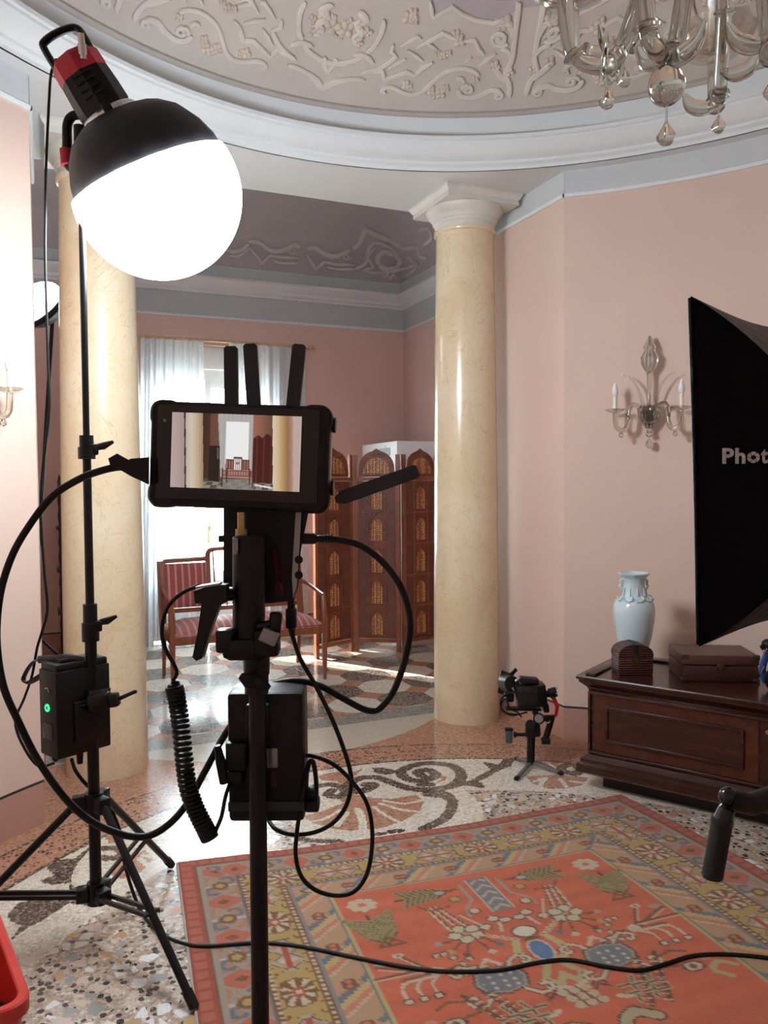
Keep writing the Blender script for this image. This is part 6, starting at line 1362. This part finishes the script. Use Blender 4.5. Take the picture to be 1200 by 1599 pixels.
# ------------------------------------------------------------------ curtain rod and lace curtains
cr_ = Thing('curtain_rod', 'thin golden brown curtain rod above the french window', 'curtain rod', (.24, YB1 - .09, 2.845))
mb = MB(); mb.cyl((-.82, 0, 0), (.86, 0, -.0), .013, .013, 12); cr_.part('rod', mb, plain('gilded wood', (.45, .32, .17), .4, var=.2, scale=30))
for x in (-.80, .84): mb = MB(); mb.bar((x, 0, 0), (x, .09, 0), .015, .02); cr_.part('bracket', mb, brass)
for x in (-.83, .87): mb = MB(); mb.sph((x, 0, 0), .022, 12, 8); cr_.part('finial', mb, brass)
t = NT('white lace'); uv = t.co; v = t.voro(7, rnd=.8); fl_ = t.math('MULTIPLY', t.math('GREATER_THAN', v.outputs['Distance'], .16), t.math('LESS_THAN', v.outputs['Distance'], .30)); n = t.noise(38, 3)
lace = t.math('MULTIPLY', fl_, t.math('GREATER_THAN', n.outputs[0], .47))
tr = t.new('ShaderNodeBsdfTransparent'); tl = t.new('ShaderNodeBsdfTranslucent'); tl.inputs[0].default_value = (.62, .71, .76, 1); df = t.new('ShaderNodeBsdfDiffuse'); df.inputs[0].default_value = (.66, .73, .77, 1)
m1 = t.new('ShaderNodeMixShader'); m1.inputs[0].default_value = .50; t.link(df.outputs[0], m1.inputs[1]); t.link(tl.outputs[0], m1.inputs[2])
m2 = t.new('ShaderNodeMixShader'); t.link(t.math('MULTIPLY_ADD', lace, .14, .80), m2.inputs[0]); t.link(tr.outputs[0], m2.inputs[1]); t.link(m1.outputs[0], m2.inputs[2]); t.link(m2.outputs[0], t.out.inputs[0]); M_lace = t.m
def curtain(x0, x1, x0b, x1b, y, label, seed, zb=.015):
    rr6 = random.Random(seed); T = Thing('lace_curtain', label, 'curtain', ((x0 + x1) / 2, y, 0), group='lace curtains of the french window'); nx, nz = 120, 24; vs = []; fs = []; ph = [rr6.uniform(0, 6.28) for _ in range(4)]
    for j in range(nz + 1):
        v = j / nz; z = 2.835 - (2.835 - zb) * v; a, b = x0 + (x0b - x0) * v, x1 + (x1b - x1) * v
        for i in range(nx + 1):
            u = i / nx; d = (.011 + .010 * v) * (math.sin(u * 46 + ph[0]) + .6 * math.sin(u * 83 + ph[1] + v) + .4 * math.sin(u * 21 + ph[2] + 2 * v))
            vs.append(T.w((a + (b - a) * u, y + d - .03 * v * v, z)))
    for j in range(nz):
        for i in range(nx): q = j * (nx + 1) + i; fs.append([q, q + 1, q + nx + 2, q + nx + 1])
    mb = MB(); mb.add(vs, fs); T.part('lace_panel', mb, M_lace, ang=60)
    for k in range(7): x = x0 + (x1 - x0) * (k + .5) / 7; mb = MB(); c0 = T.w((x, y, 2.845)); mb.tube([c0 + Vector((0, .017 * math.cos(2 * PI * i / 12), .017 * math.sin(2 * PI * i / 12))) for i in range(12)], .003, 6, closed=True); T.part('curtain_ring', mb, brass)
curtain(-.53, .035, -.60, .015, YB1 - .09, 'white lace curtain on the left half of the french window', 4)
curtain(.275, 1.02, .265, 1.0, YB1 - .09, 'white lace curtain on the right half of the french window', 9)

# ------------------------------------------------------------------ etagere and second lamp seen past the left column
et = Thing('etagere', 'dark turned wood etagere in the far left corner behind the column', 'shelf', (-1.04, 7.36, 0))
M_dark = plain('very dark walnut', (.030, .016, .012), .35, var=.3)
for sx in (-1, 1):
    for sy in (-1, 1):
        mb = MB(); pf_ = []
        for k in range(4):
            z = .05 + .36 * k; pf_ += [(.016, z), (.011, z + .04), (.019, z + .10), (.010, z + .17), (.019, z + .24), (.011, z + .30), (.016, z + .355)]
        mb.lathe([(.001, 0), (.016, 0)] + pf_ + [(.012, 1.50), (.018, 1.53), (.008, 1.57), (.001, 1.60)], 10, (sx * .20, sy * .14, 0)); et.part('post', mb, M_dark)
for k in range(4): mb = MB(); mb.box2((-.235, -.17, .05 + .36 * k), (.235, .17, .075 + .36 * k), r=.006); et.part('shelf', mb, M_dark)
LD = 5.9; lc = at(60, 474, LD)
l2 = Thing('round_lamp', 'lit round studio lamp with black rim far back at left between wall and column', 'studio light', lc, 0)
mb = MB(); axd2 = (CR * -.35 - CF * .62 + CU * .5).normalized(); q = Vector((0, 0, 1)).rotation_difference(axd2).to_matrix(); mb.sph((0, 0, 0), (.195, .195, .12), 28, 16, q)
te = NT('second lamp diffuser'); te.set(color=(.9, .9, .9), emit=(.93, .97, 1.0), emits=LANTERN_W * .55); l2.part('diffuser', mb, te.m)
mb = MB(); mb.lathe([(.198, -.015), (.205, -.02), (.20, -.06), (.12, -.13), (.05, -.16), (.001, -.165)], 32, (0, 0, 0), q, closed=False); l2.part('black_reflector', mb, black)
ft = Vector((lc.x, lc.y, 0)) - rt2 * .16 + fw2 * .10
s2 = Thing('back_light_stand', 'black stand of the far lamp hidden behind the left wall edge', 'light stand', ft)
mb = MB(); mb.cyl((0, 0, .1), s2.w(lc - axd2 * .15), .014); s2.part('pole', mb, black_metal)
for k in range(3): a = k * 2 * PI / 3 + 2.2; mb = MB(); mb.cyl((0, 0, .40), (.34 * math.cos(a), .34 * math.sin(a), .012), .01); s2.part('leg', mb, black_metal)
